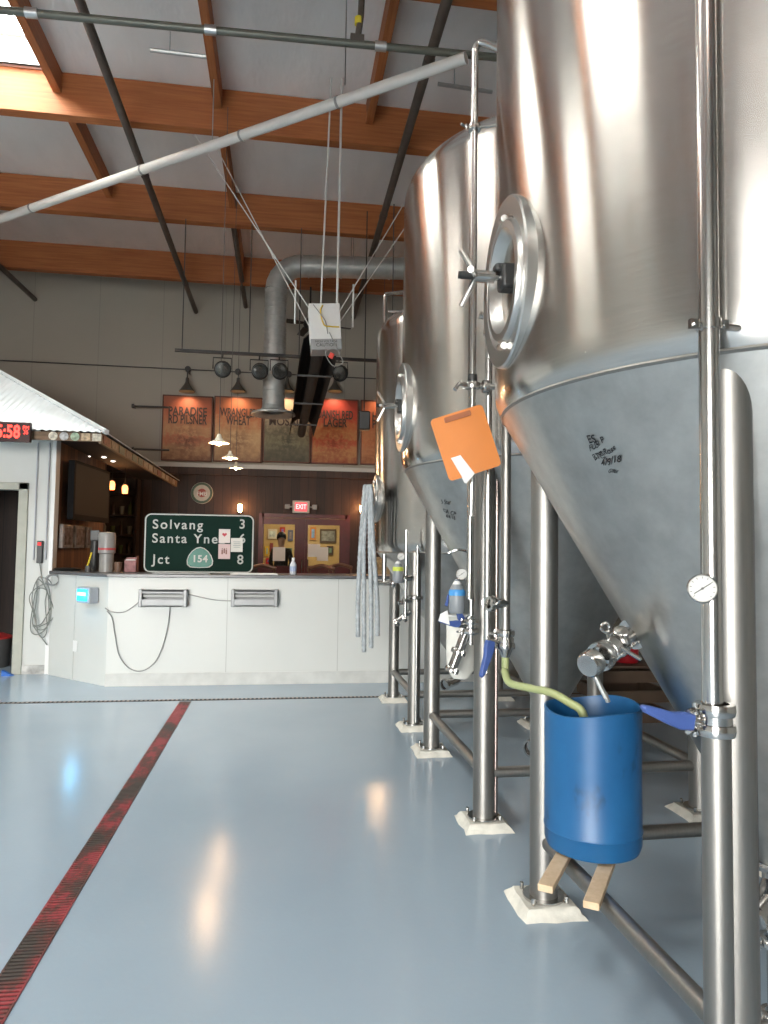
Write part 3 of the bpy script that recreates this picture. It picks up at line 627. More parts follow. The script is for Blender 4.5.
# stickers / coasters on the fascia corner
for k in range(5):
    x = at(53+k*11, 432, Y=ey+.04).x; bm = new()
    if k < 3: lathe(bm, [(0, 0), (.045, 0), (.045, .008), (0, .008)], axisM((x, ey+.05, ez-.055), (0, -1, 0)), 20)
    else: box(bm, (x, ey+.045, ez-.055), (.09, .01, .075))
    o = one('fascia_badge', ['round cream badge nearest the clock', 'round grey badge second from the clock', 'round green badge third from the clock', 'square tan badge left of the roof corner', 'square cream badge at the roof corner'][k] + ' on the roof fascia', 'badge', bm, plain('badge%d' % k, [(.6, .55, .45), (.4, .4, .4), (.3, .4, .28), (.45, .33, .2), (.55, .5, .4)][k], .5, var=.5, scale=30), 'badges on the roof fascia')
for k in range(14):
    y = ey+.25+k*.37; bm = new(); c = random.choice([(.22, .17, .12), (.18, .06, .04), (.10, .12, .09), (.28, .25, .2), (.15, .10, .07)])
    box(bm, (ex-.042, y, ez-.065), (.008, .28, .085)); places = ['first', 'second', 'third', 'fourth', 'fifth', 'sixth', 'seventh', 'eighth', 'ninth', 'tenth', 'eleventh', 'twelfth', 'thirteenth', 'fourteenth']
    one('name_plate', 'small painted name plate on the long eave, %s back from the roof corner' % places[k], 'plate', bm, plain('plate%d' % k, c, .6, var=.45, scale=22), 'plates along the eave')
# LED clock
a = at(0, 421, Y=7.6); b = at(29, 442, Y=7.6); cw = b.x+.45-a.x+.0; ZQ = (a.z+b.z)/2
t = thing('led_clock', 'black digital wall clock with red glowing numerals 5:58', 'clock', (a.x, 8.2, ZQ))
bm = new(); bbox(bm, (b.x-.60, 7.62, b.z), (b.x, 7.68, a.z)); bbox(bm, (b.x-.5, 7.68, b.z+.05), (b.x-.1, 7.76, a.z-.09)); obj('case', bm, plain('clock_black', (.03, .004, .004), .3), t, bevel=.006)
text_on('5:58', .185, (b.x-.095, 7.615, ZQ-.005), glow('led_red', (1, .045, .03), 3.2), t, name='numerals', align='RIGHT', offset=.004, sx=.72, spacing=1.02)
text_on('PM\n35', .055, (b.x-.04, 7.615, ZQ+.02), glow('led_red', (1, .045, .03), 3.2), t, name='small_numerals', align='CENTER', sx=.9)
# conduit & power strip & coiled cords on office wall
bm = new()
for px, pxb in ((37, 32), (49, 46)):
    p0 = at(px+1, 443, Y=WY-.02); p1 = at(px-1, 560, Y=WY-.02); tube(bm, [p0, (p0.x, WY-.02, p1.z)], .009, 8)
one('wall_conduit', 'pair of thin grey conduits down the white office wall', 'conduit', bm, plain('conduit_grey', (.45, .46, .5), .4))
q = at(40, 552, Y=WY-.03); t = thing('power_strip', 'dark upright power strip with red switch on the office wall', 'power strip', q)
bm = new(); box(bm, q, (.06, .05, .25)); obj('body', bm, DGREY, t, bevel=.008)
bm = new(); box(bm, q+Vector((0, -.03, .09)), (.035, .012, .035)); obj('switch', bm, glow('red_switch', (.8, .02, .02), .5), t)
pts = []
for k in range(70):
    a_ = k*.42; rx = .10+.03*sin(k*.9); rz = .27+.07*sin(k*.53+1); cz = 1.0-.03*cos(k*.3)
    pts.append(at(41+2.5*sin(k*.7), 600, Y=WY-.045-.0006*k) + Vector((rx*sin(a_), 0, rz*cos(a_)-.08)))
bm = new(); tube(bm, [q+Vector((0, 0, -.12))] + smooth(pts, 3) + [at(47, 645, Y=WY-.05)], .006, 6)
one('coiled_cord', 'tangle of grey power cord hanging on the office wall corner', 'cord', bm, plain('coil_grey', (.22, .23, .21), .5))
q = at(53, 580, Y=8.22); bm = new(); 
for k in range(3): lathe(bm, [(.05+.01*k, -.015+.01*k), (.065, .0), (.05+.01*k, .015)], axisM(q+Vector((0, -.02*k, 0)), (.3, -1, .2)), 20)
one('cord_bundle', 'small round bundle of cord under the bar top corner', 'cord', bm, MGREY)

# ------------------------------------------------------------------ bar counter
bx0, by, bz = -1.755, 7.58, 1.115; ax, ay = -2.53, 8.30; bx1 = 2.4
t = thing('bar_counter', 'long white-panelled bar counter with dark top and angled left end', 'bar counter', (0, by, 0))
bm = new(); bbox(bm, (bx0, by, .0), (bx1, by+.06, bz)); bbox(bm, (bx1-.06, by+.06, 0), (bx1, by+.55, bz)); obj('front_panel', bm, BARW, t)
bm = new(); d = Vector((ax-bx0, ay-by, 0)); nrm = Vector((-d.y, d.x, 0)).normalized()
if nrm.y > 0: nrm = -nrm
v0 = Vector((bx0, by, 0)); v1 = Vector((ax, ay, 0)); bk = -nrm*.06
prism(bm, [(v0.x, v0.y), (v1.x, v1.y), (v1.x+bk.x, v1.y+bk.y), (v0.x+.03, v0.y+.06)], Matrix(), bz); obj('angled_panel', bm, BARW, t)
bm = new(); ov = .03
prism(bm, [(bx0-.015, by-ov), (bx1+.02, by-ov), (bx1+.02, by+.58), (bx0+.2, by+.58), (ax+.35, ay+.5), (WX+.005, ay+.6), (WX+.005, ay-.02)], Matrix.Translation((0, 0, bz)), .035); obj('countertop', bm, plain('dark_counter', (.10, .10, .105), .3), t, bevel=.006)
bm = new(); bbox(bm, (bx0, by-.012, 0), (bx1, by, .13)); obj('kick_board', bm, plain('kick_white', (.58, .58, .555), .5, var=.1, scale=6), t)
bm = new()
for x in (-.55, .62): bbox(bm, (x-.003, by-.0015, .13), (x+.003, by+.001, bz))
for fr_ in (.55,):
    p = v0.lerp(v1, fr_)+nrm*.001; box(bm, (p.x, p.y, bz/2), (.006, .006, bz-.02))
obj('panel_joint', bm, plain('joint_grey', (.42, .42, .40), .6), t)  # thin grey strips along the bar panel joints
bm = new(); p = v0.lerp(v1, .52)+nrm*.006; box(bm, (p.x, p.y, .36), (.07, .07, .11), Matrix.Rotation(atan2(d.y, d.x), 3, 'Z')); 
bm.free(); bm = new(); M = Matrix.Translation(Vector((p.x, p.y, .36))) @ Matrix.Rotation(atan2(d.y, d.x), 4, 'Z')
vv = box(bm, (0, 0, 0), (.07, .008, .115)); bmesh.ops.transform(bm, matrix=M, verts=vv)
outl = one('wall_outlet', 'white outlet plate low on the angled end of the bar', 'outlet', bm, WPLAS, bevel=.003)

# fly-light fixtures
ALU = plain('fixture_grey', (.27, .275, .28), .45, metal=.3)
for k, (px, w_) in enumerate(((163.5, 'left'), (254.5, 'right'))):
    q = at(px, 598, Y=by-.06); t = thing('fly_light', 'grey metal insect light fixture on the bar front, ' + ('nearest the angled end' if k == 0 else 'below the road sign right end'), 'light fixture', q, 'insect light fixtures on the bar')
    W = .48; D = .10; hh = .085
    bm = new()
    bbox(bm, (q.x-W/2, by-.012, q.z-hh), (q.x+W/2, by, q.z+hh)); bbox(bm, (q.x-W/2, by-D-.012, q.z+hh-.02), (q.x+W/2, by-.01, q.z+hh)); 
    bbox(bm, (q.x-W/2+.03, by-D-.012, q.z-hh), (q.x+W/2-.03, by-D, q.z-.01)); bbox(bm, (q.x-W/2, by-D-.012, q.z-hh), (q.x+W/2, by-.01, q.z-hh+.015)); bbox(bm, (q.x-W/2+.03, by-D-.012, q.z+hh-.035), (q.x+W/2-.03, by-D, q.z+hh-.0))
    obj('housing', bm, ALU, t, bevel=.003)
    for s in (-1, 1):
        bm = new(); box(bm, (q.x+s*(W/2-.018), by-.06, q.z), (.036, .115, hh*2+.01)); obj('end_cap', bm, MGREY if False else ALU, t, bevel=.006)
    bm = new(); tube(bm, [(q.x-W/2+.04, by-.06, q.z+.022), (q.x+W/2-.04, by-.06, q.z+.022)], .016, 14); obj('lamp_tube', bm, plain('white_lamp_tube', (.62, .63, .61), .3, var=.02), t)
q = at(88, 594, X=-2.05); q = v0.lerp(v1, .25); q = Vector((q.x, q.y, at(88, 594, Y=7.85).z)) + nrm*.06
ang = atan2(d.y, d.x)+pi; M = Matrix.Translation(q) @ Matrix.Rotation(ang, 4, 'Z')
t = thing('insect_trap', 'small wall box with glowing cyan-blue front on the angled bar end', 'light box', q)
bm = new(); box(bm, (0, 0, 0), (.23, .11, .165)); bm.transform(M); obj('case', bm, plain('trap_case', (.35, .38, .42), .4), t, bevel=.012)
bm = new(); box(bm, (-.01, -.058, .0), (.18, .012, .12)); bm.transform(M); obj('screen', bm, glow('cyan_glow', (.03, .45, .95), 1.5), t, bevel=.004)
bm = new(); box(bm, (-.01, -.066, .012), (.15, .004, .035)); bm.transform(M); obj('bright_tube', bm, glow('cyan_white', (.35, .95, 1.0), 1.6), t)
ld = bpy.data.lights.new('trap_light', 'POINT'); ld.energy = 1.6; ld.color = (.15, .6, 1); ld.shadow_soft_size = .05; lo = bpy.data.objects.new('trap_light', ld); C.objects.link(lo); lo.location = M @ Vector((-.01, -.13, 0))
# cords on bar
def cordp(pxs, Y): return smooth([at(x, y, Y=Y) for x, y in pxs], 6)
bm = new(); tube(bm, cordp([(105, 608), (112, 612), (124, 612), (134, 606), (143, 598)], by-.02), .006, 6); one('electric_cable', 'grey cord from the blue light box to the first bar fixture', 'cord', bm, CORD)
bm = new(); tube(bm, cordp([(187, 594), (200, 597), (215, 600), (232, 601)], by-.02), .006, 6); one('electric_cable', 'grey cord linking the two bar front fixtures', 'cord', bm, CORD)
bm = new(); tube(bm, cordp([(170, 607), (168, 625), (163, 645), (155, 662), (142, 671), (129, 668), (119, 655), (115, 635), (112, 618), (107, 611)], by-.02), .006, 6); one('electric_cable', 'grey cord hanging in a deep loop on the bar front', 'cord', bm, CORD)

# road sign on the bar
SY = 7.95; a = at(145, 513, Y=SY); b = at(253, 574, Y=SY); zb_ = bz+.037
t = thing('road_sign', 'green highway sign reading Solvang 3, Santa Ynez 6, Jct 154 8 on the bar', 'road sign', ((a.x+b.x)/2, SY, zb_))
W = b.x-a.x; H = a.z-zb_; cxs = (a.x+b.x)/2; czs = zb_+H/2
FM = Matrix.Translation((cxs, SY, czs)) @ FRONT.to_4x4()
bm = new(); prism(bm, rrect(W, H, .07), FM, -.008); HGm = plain('highway_green', (.002, .018, .012), .7, var=.15, scale=3); HGm.node_tree.nodes['Principled BSDF'].inputs['Specular IOR Level'].default_value = .15; obj('panel', bm, HGm, t)
bm = new(); o_ = rrect(W-.006, H-.006, .068); i_ = rrect(W-.034, H-.034, .055)
vo = [bm.verts.new(FM @ Vector((x, y, .003))) for x, y in o_]; vi = [bm.verts.new(FM @ Vector((x, y, .003))) for x, y in i_]
for k in range(len(vo)): j = (k+1) % len(vo); bm.faces.new((vo[k], vo[j], vi[j], vi[k]))
SW = plain('sign_white', (.45, .45, .42), .5, var=.03)
obj('border', bm, SW, t)
def sign_text(s, px, py, size, **k):
    p = at(px, py, Y=SY); text_on(s, size, (p.x, SY-.006, p.z), k.pop('mat', SW), t, offset=size*.012, **k)
sign_text('Solvang', 152.5, 524.5, .143, spacing=1.25); sign_text('3', 239, 524.5, .145)
sign_text('Santa Ynez', 152, 538.5, .143, spacing=1.23); sign_text('6', 239, 539, .145)
sign_text('Jct', 152.5, 559.5, .143, spacing=1.23); sign_text('8', 237, 560, .145)
q = at(200, 558, Y=SY)
def spade(s):
    h_ = [(0, .122), (.045, .110), (.09, .075), (.125, .025), (.142, -.03), (.138, -.075), (.105, -.102), (.05, -.108)]
    return [(x*s, y*s) for x, y in h_] + [(0, -.110*s)] + [(-x*s, y*s) for x, y in h_[:0:-1]]
GM = Matrix.Translation((q.x, SY-.004, q.z)) @ FRONT.to_4x4()
bm = new(); prism(bm, spade(1), GM, .003); obj('route_shield', bm, SW, t)
bm = new(); prism(bm, spade(.92), GM @ Matrix.Translation((0, 0, .003)), .002); obj('route_shield', bm, plain('shield_green', (.008, .13, .09), .45), t)
text_on('154', .105, (q.x, SY-.011, q.z-.012), SW, t, align='CENTER', offset=.003, spacing=1.1)
for (x0, y0, x1, y1), n_, c_ in (((219, 529, 230, 543), 'white label with red heart stuck near the top of the road sign number column', (.70, .62, .58)), ((218.5, 544, 230, 559), 'pink and brown label stuck under the heart label on the road sign', (.62, .45, .44)), ((231, 538, 242.5, 552), 'white printed label stuck over the 6 on the road sign', (.66, .63, .58))):
    a = at(x0, y0, Y=SY-.012); b = at(x1, y1, Y=SY-.012); s = thing('paper_label', n_, 'label', ((a.x+b.x)/2, SY-.012, b.z))
    bm = new(); bbox(bm, (a.x, SY-.012, b.z), (b.x, SY-.008, a.z)); obj('sheet', bm, plain('lab'+n_[:9], c_, .6, var=.05), s)
    bm = new(); c = (a+b)/2
    if 'heart' in n_ and 'white label' in n_:
        hp = [(.026*(16*sin(u)**3)/16, .024*(13*cos(u)-5*cos(2*u)-2*cos(3*u)-cos(4*u))/16) for u in [2*pi*k/24 for k in range(24)]]
        prism(bm, hp, Matrix.Translation((c.x, SY-.013, c.z+.015)) @ FRONT.to_4x4(), .001); mm = plain('heart_red', (.5, .04, .06), .5)
    elif 'pink' in n_:
        for s_ in (-1, 0, 1): box(bm, (c.x+s_*.022, SY-.0125, c.z-.005+.01*(s_ == 0)), (.016, .002, .05)); box(bm, (c.x+s_*.022, SY-.0125, c.z+.03), (.01, .002, .012))
        mm = plain('label_brown', (.22, .09, .07), .5)
    else:
        for r_i in range(4): box(bm, (c.x, SY-.0125, c.z+.035-.02*r_i), (.08-.012*(r_i % 2), .002, .006))
        mm = MGREY
    obj('print', bm, mm, s)
bm = new(); a = at(155, 575, Y=7.75); b = at(211, 576, Y=7.75); bbox(bm, (a.x, 7.6, bz+.036), (b.x, 7.85, bz+.048)); one('bar_mat', 'pale flat tray lying on the bar top under the road sign', 'tray', bm, MGREY, bevel=.003)
bm = new(); a = at(231, 575, Y=7.75); b = at(278, 576, Y=7.75); prism(bm, [(a.x, 7.6), (b.x, 7.6), (b.x-.05, 7.8), (a.x+.05, 7.8)], Matrix.Translation((0, 0, bz+.036)), .012); one('paper_stack', 'stack of white menus lying on the bar top right of the road sign', 'paper', bm, PAPER)
# bottle on bar
q = at(293, 575, Y=7.75); q.z = bz+.036; t = thing('spray_bottle', 'clear bottle with white cap and blue label standing on the bar top', 'bottle', q)
bm = new(); lathe(bm, [(0, 0), (.033, 0), (.036, .01), (.036, .11), (.015, .15), (.014, .165), (0, .165)], Matrix.Translation(q), 24); obj('body', bm, plain('frosted_bottle', (.60, .62, .66), .2), t)
bm = new(); lathe(bm, [(.0372, .035), (.0372, .09)], Matrix.Translation(q), 24); obj('bottle_label', bm, plain('bottle_blue', (.35, .42, .6), .4), t)
bm = new(); lathe(bm, [(.017, .155), (.017, .185), (0, .187)], Matrix.Translation(q), 16); obj('cap', bm, WPLAS, t)

# ------------------------------------------------------------------ behind the bar, left end
# television on a wall arm
q0 = at(76, 466, X=-2.40); 
def tvp(px, py, X): return at(px, py, X=X)
A = Vector((-2.42, 8.62, 0)); Bq = Vector((-2.33, 9.95, 0)); zt_ = 2.44; zb2 = 1.74
dirv = (Bq-A).normalized(); M = Matrix(((dirv.x, 0, dirv.y, (A.x+Bq.x)/2), (dirv.y, 0, -dirv.x, (A.y+Bq.y)/2), (0, 1, 0, (zt_+zb2)/2), (0, 0, 0, 1)))
t = thing('television', 'large black flat television mounted on the reddish plank wall', 'television', ((A.x+Bq.x)/2, (A.y+Bq.y)/2, 2.1))
Wt = (Bq-A).length; Ht = zt_-zb2
bm = new(); prism(bm, rrect(Wt, Ht, .02), M, -.07); TVc = plain('tv_black', (.008, .008, .009), .7); TVc.node_tree.nodes['Principled BSDF'].inputs['Specular IOR Level'].default_value = .1; obj('case', bm, TVc, t)
bm = new(); prism(bm, rrect(Wt-.09, Ht-.10, .005, cy=.015), M @ Matrix.Translation((0, 0, .001)), .002); TVm = plain('tv_screen', (.02, .019, .019), .6, var=.02); TVm.node_tree.nodes['Principled BSDF'].inputs['Specular IOR Level'].default_value = .15; obj('screen', bm, TVm, t)
bm = new(); box(bm, ((A.x+Bq.x)/2-.11, (A.y+Bq.y)/2, 2.1), (.14, .2, .2)); obj('wall_mount', bm, BLACK, t)
# frames on plank wall under the TV
for k, (y0, y1) in enumerate(((8.55, 8.95), (9.05, 9.45), (9.55, 9.8))):
    t = thing('glass_rack', ['nearest', 'middle', 'farthest'][k] + ' clear-fronted frame on the plank wall below the television', 'frame', (-2.5, (y0+y1)/2, 1.45), 'frames below the television')
    bm = new(); bbox(bm, (-2.55, y0, 1.40), (-2.50, y1, 1.68)); obj('frame', bm, plain('rack_grey', (.30, .26, .24), .25, var=.4, scale=8), t, bevel=.01)
    bm = new(); bbox(bm, (-2.50, y0+.04, 1.44), (-2.495, y1-.04, 1.64)); obj('print', bm, plain('rack_front', (.22, .17, .15), .12, var=.5, scale=12), t)
# things on the counter: standing on the left end of the top
def stand(px, Y): 
    q = at(px, 575, Y=Y); q.z = bz+.036; return q
q = stand(106, 8.05); t = thing('cup_dispenser', 'tall white cylinder with a red band standing at the left end of the bar', 'dispenser', q)
bm = new(); lathe(bm, [(0, 0), (.075, 0), (.075, .2), (.09, .21), (.09, .40), (.082, .43), (0, .44)], Matrix.Translation(q), 32); obj('body', bm, plain('dispenser_white', (.26, .25, .24), .35), t)
bm = new(); lathe(bm, [(.0915, .24), (.0915, .262)], Matrix.Translation(q), 32); obj('band', bm, plain('band_red', (.45, .05, .06), .5), t)
q = stand(94, 8.2); t = thing('tap_tower', 'dark tap tower standing left of the white cylinder', 'tap tower', q)
bm = new(); lathe(bm, [(0, 0), (.07, 0), (.05, .02), (.045, .34), (0, .36)], Matrix.Translation(q), 24); obj('column', bm, BLACK, t)
bm = new(); box(bm, q+Vector((.0, 0, .40)), (.1, .05, .12)); obj('tap_handle', bm, DGREY, t, bevel=.01)
q = stand(88, 7.98); bm = new(); 
if True:
    t = thing('pencil_jar', 'small dark jar with yellow handle stick left on the bar end', 'jar', q)
    lathe(bm, [(0, 0), (.03, 0), (.032, .07), (.028, .07), (.026, .01)], Matrix.Translation(q), 20); obj('jar', bm, DGREY, t)
    bm = new(); tube(bm, [q+Vector((-.02, 0, .02)), q+Vector((.03, 0, .21))], .009, 8); obj('yellow_handle', bm, plain('yel', (.75, .55, .03), .5), t)
q = stand(131, 8.05); t = thing('pink_box', 'pink and white open carton on the bar left of the road sign', 'box', q)
bm = new(); W_ = .13
bbox(bm, (q.x-W_/2, q.y-.06, q.z), (q.x+W_/2, q.y-.055, q.z+.13)); bbox(bm, (q.x-W_/2, q.y+.055, q.z), (q.x+W_/2, q.y+.06, q.z+.16)); bbox(bm, (q.x-W_/2, q.y-.06, q.z), (q.x-W_/2+.005, q.y+.06, q.z+.14)); bbox(bm, (q.x+W_/2-.005, q.y-.06, q.z), (q.x+W_/2, q.y+.06, q.z+.18)); bbox(bm, (q.x-W_/2, q.y-.06, q.z), (q.x+W_/2, q.y+.06, q.z+.005))
obj('carton', bm, plain('pink', (.28, .12, .12), .6, var=.4, scale=14), t)
bm = new(); box(bm, q+Vector((0, 0, .08)), (.10, .08, .12)); obj('contents', bm, PAPER, t)
q = stand(118, 7.95); bm = new(); lathe(bm, [(0, 0), (.035, 0), (.045, .11), (.04, .11), (.03, .01)], Matrix.Translation(q), 20); one('cup', 'brown paper cup beside the white cylinder on the bar', 'cup', bm, plain('cup_brown', (.13, .07, .045), .5))
q = stand(68, 8.42); bm = new(); lathe(bm, [(0, .0), (.13, .0), (.15, .02), (.13, .03), (0, .025)], Matrix.Translation(q), 28); one('serving_tray', 'black round tray on the bar end under the television', 'tray', bm, BLACK)
# chairs' backs behind the bar
for k, (px, lb) in enumerate(((262, 'behind the menus on the bar'), (322, 'behind the bottle on the bar'), (341, 'in front of the right red door'))):
    q = at(px, 573, Y=10.5+(0, .1, .9)[k]); q.z = 0; t = thing('bar_chair', 'brown wooden bar chair ' + lb + ', only its back visible', 'chair', q, 'wooden chairs behind the bar')
    Wd = plain('chair_brown', (.13, .055, .03), .4)
    for sx in (-1, 1):
        for sy in (-1, 1):
            top = .70 if sy < 0 else 1.16
            bm = new(); tube(bm, [(q.x+sx*.2, q.y+sy*.2, 0), (q.x+sx*.18, q.y+sy*.17, top)], .018, 8); obj('leg', bm, Wd, t)
    bm = new(); prism(bm, rrect(.42, .40, .05), Matrix.Translation((q.x, q.y, .70)), .04); obj('seat', bm, Wd, t)
    bm = new(); tube(bm, smooth([(q.x-.2, q.y+.16, 1.12), (q.x, q.y+.20, 1.17), (q.x+.2, q.y+.16, 1.12)]), .03, 8); tube(bm, [(q.x-.18, q.y+.17, .95), (q.x+.18, q.y+.17, .95)], .02, 8); obj('backrest', bm, Wd, t)
# bottle shelves on the far wall
sx0, sx1 = at(100, 520, Y=14).x, at(136, 520, Y=14).x
t = thing('bottle_shelf', 'dark wall shelving with glassware to the right of the television', 'shelving', ((sx0+sx1)/2, 14.1, 0))
bm = new(); bbox(bm, (sx0-.6, 14.22, 0), (sx1, 14.26, 2.75)); obj('back_panel', bm, plain('shelf_back', (.10, .07, .055), .5, var=.4, scale=5), t)
for x in (sx0-.6, sx1):
    bm = new(); bbox(bm, (x-.02, 13.95, 0), (x+.02, 14.26, 2.75)); obj('side_panel', bm, DARKWOOD, t)
zs = [1.25, 1.62, 2.0, 2.4]
for z in zs:
    bm = new(); bbox(bm, (sx0-.6, 13.95, z), (sx1, 14.22, z+.03)); obj('shelf', bm, DARKWOOD, t)
zn = ['lowest', 'second', 'third', 'top']; GLS = glass_mat('tinted_glass', (.75, .72, .62), .15, .1)
for i, z in enumerate(zs[:3]):
    for k in range(4):
        x = sx0-.02+(sx1-sx0)*(k+.5)/4.2; bm = new(); h = .2+.05*((k+i) % 2)
        q = Vector((x, 14.08, z+.03)); lathe(bm, [(0, 0), (.04, 0), (.042, h*.6), (.015, h*.8), (.014, h), (0, h)] if (k+i) % 2 else [(0, 0), (.035, 0), (.05, h*.8), (.045, h*.8), (.03, .01)], Matrix.Translation(q), 16)
        one('bottle' if (k+i) % 2 else 'drinking_glass', ('dark bottle' if (k+i) % 2 else 'pale glass') + ' on the %s shelf, %s from the left' % (zn[i], ['first', 'second', 'third', 'fourth'][k]), 'bottle' if (k+i) % 2 else 'glass', bm, plain('btl%d' % ((k+i) % 3), [(.06, .03, .02), (.30, .28, .22), (.10, .12, .04)][(k+i) % 3], .15), 'bottles and glasses on the wall shelving')
for k, (px, py, Y) in enumerate(((112, 485, 11.2), (125, 489, 11.2))):
    q = at(px, py, Y=Y); t = thing('jar_pendant', ['left amber glass lamp glowing beside the television', 'right amber glass lamp glowing beside the television'][k], 'pendant lamp', q, 'amber glass lamps under the canopy')
    bm = new(); lathe(bm, [(.04, -.07), (.045, -.02), (.045, .02), (.035, .05), (.018, .065)], Matrix.Translation(q), 20); obj('glass_shade', bm, glow('amber_glass', (1, .42, .14), 2.6), t)
    bm = new(); lathe(bm, [(0, -.04), (.02, -.03), (.025, .01), (0, .04)], Matrix.Translation(q), 14); obj('bulb', bm, WB, t)
    bm = new(); tube(bm, [q+Vector((0, 0, .06)), (q.x, q.y, ez-.01)], .005, 6); obj('cord', bm, BLACK, t)
    ld = bpy.data.lights.new('jar_light', 'POINT'); ld.energy = 2; ld.color = (1, .5, .2); ld.shadow_soft_size = .06; lo = bpy.data.objects.new('jar_light', ld); C.objects.link(lo); lo.location = q+Vector((0, -.1, -.05))
for k, (px, py) in enumerate(((104, 457), (113, 461), (88, 456))):
    q = at(px, py, Z=ez-.015); bm = new(); lathe(bm, [(0, 0), (.02, 0), (.035, .01)], Matrix.Translation(q+Vector((0, 0, -.012))), 12)
    one('downlight', ['middle', 'right', 'left'][k] + ' tiny white downlight under the dark canopy', 'downlight', bm, glow('downlight', (1, .9, .8), 4 if k < 2 else .6), 'downlights under the canopy')
# person behind the left door: standing, dark clothes
q = at(281, 560, Y=14.95); q.z = 0
t = thing('person', 'person in dark clothes standing behind the left red door glass', 'person', q)
SK = plain('skin', (.42, .25, .17), .5); CL = plain('dark_clothes', (.02, .02, .022), .8)
V = [(0, 0, .95), (0, 0, 1.12), (0, .0, 1.32), (0, 0, 1.42), (0, -.01, 1.47), (0, -.01, 1.57), (0, -.01, 1.66), (.17, 0, 1.37), (.22, -.02, 1.12), (.16, -.17, .98), (.1, -.26, 1.02), (-.17, 0, 1.37), (-.22, -.02, 1.12), (-.16, -.17, .98), (-.1, -.26, 1.02), (.09, 0, .86), (.10, -.02, .48), (.10, .02, .08), (.10, -.12, .03), (-.09, 0, .86), (-.10, -.02, .48), (-.10, .02, .08), (-.10, -.12, .03)]
Ed = [(0, 1), (1, 2), (2, 3), (3, 4), (4, 5), (5, 6), (2, 7), (7, 8), (8, 9), (9, 10), (2, 11), (11, 12), (12, 13), (13, 14), (0, 15), (15, 16), (16, 17), (17, 18), (0, 19), (19, 20), (20, 21), (21, 22)]
RR = [.15, .13, .15, .06, .055, .095, .08, .065, .045, .035, .03, .065, .045, .035, .03, .09, .065, .045, .04, .09, .065, .045, .04]
def skin(name, V, Ed, RR, mat, parent, root=0, off=Vector((0, 0, 0))):
    me = bpy.data.meshes.new(name); me.from_pydata([Vector(v)+off for v in V], Ed, []); o = bpy.data.objects.new(name, me); C.objects.link(o)
    md = o.modifiers.new('skin', 'SKIN'); md.use_smooth_shade = True
    for i, r in enumerate(RR): me.skin_vertices[0].data[i].radius = (r, r*.82)
    me.skin_vertices[0].data[root].use_root = True
    s = o.modifiers.new('sub', 'SUBSURF'); s.levels = 2; s.render_levels = 2
    me.materials.append(mat)
    dg = bpy.context.evaluated_depsgraph_get(); dg.update(); m2 = bpy.data.meshes.new_from_object(o.evaluated_get(dg)); bpy.data.objects.remove(o)
    return obj(name, m2, mat, parent, sharp=180)
skin('body', V, Ed, RR, SK, t, off=q)
sel = list(range(0, 4))+[7, 8, 9, 11, 12, 13, 15, 16, 17, 19, 20, 21]; mp = {v: i for i, v in enumerate(sel)}
skin('clothing', [V[i] for i in sel], [(mp[a], mp[b]) for a, b in Ed if a in mp and b in mp], [RR[i]+.014 for i in sel], CL, t, off=q)
bm = new(); bmesh.ops.create_icosphere(bm, subdivisions=3, radius=.112, matrix=Matrix.Translation(q+Vector((0, .015, 1.66))) @ Matrix.Diagonal((.9, 1, 1.05, 1)))
bmesh.ops.delete(bm, geom=[v for v in bm.verts if v.co.y < q.y-.03 and v.co.z < 1.70], context='VERTS'); obj('hair', bm, plain('hair', (.02, .013, .01), .6), t)
bm = new(); lathe(bm, [(0, -.0), (.012, .01), (.0, .03)], Matrix.Translation(q+Vector((0, -.105, 1.60))), 8); obj('nose', bm, SK, t)

# ================================================================== FLOOR DRAINS
def red_mat():
    m, nt, b = new_mat('worn_red_grate'); f = noise(nt, coords(nt, (1, .5, 1)), 4.2, 5, .7)
    c = ramp(nt, f, [(.40, (.045, .035, .03)), (.50, (.12, .035, .03)), (.55, (.27, .035, .042)), (.68, (.34, .055, .062)), (.76, (.34, .22, .18))])
    L(nt, c, b.inputs['Base Color']); b.inputs['Roughness'].default_value = .45; return m
RG = red_mat()
t = thing('floor_drain', 'long red and black slotted trench drain running away from the camera', 'drain', (-.85, 4, 0))
bm = new()
y = .9
while y < 6.79:
    w = .047; box(bm, (-.853+random.uniform(-.002, .002), y, .003), (w*2, .011, .006)); y += .0215
obj('grate', bm, RG, t)
bm = new(); bbox(bm, (-.900, .9, .0005), (-.806, 6.79, .002)); obj('channel', bm, plain('channel_dark', (.03, .025, .025), .7), t)
bm = new()
for s in (-1, 1): bbox(bm, (-.853+s*.047, .9, .0), (-.853+s*.053, 6.79, .005))
obj('frame', bm, RG, t)
t = thing('floor_drain', 'thin dark cross drain running along the floor in front of the bar', 'drain', (0, 6.86, 0))
bm = new(); bbox(bm, (XL+.2, 6.83, .0005), (3.5, 6.89, .002)); obj('channel', bm, plain('channel_dark', (.03, .025, .025), .7), t)
bm = new(); x = -5.5
while x < 2.5: box(bm, (x, 6.86, .003), (.018, .05, .005)); x += .04
obj('grate', bm, plain('grate_grey', (.22, .19, .18), .5), t)

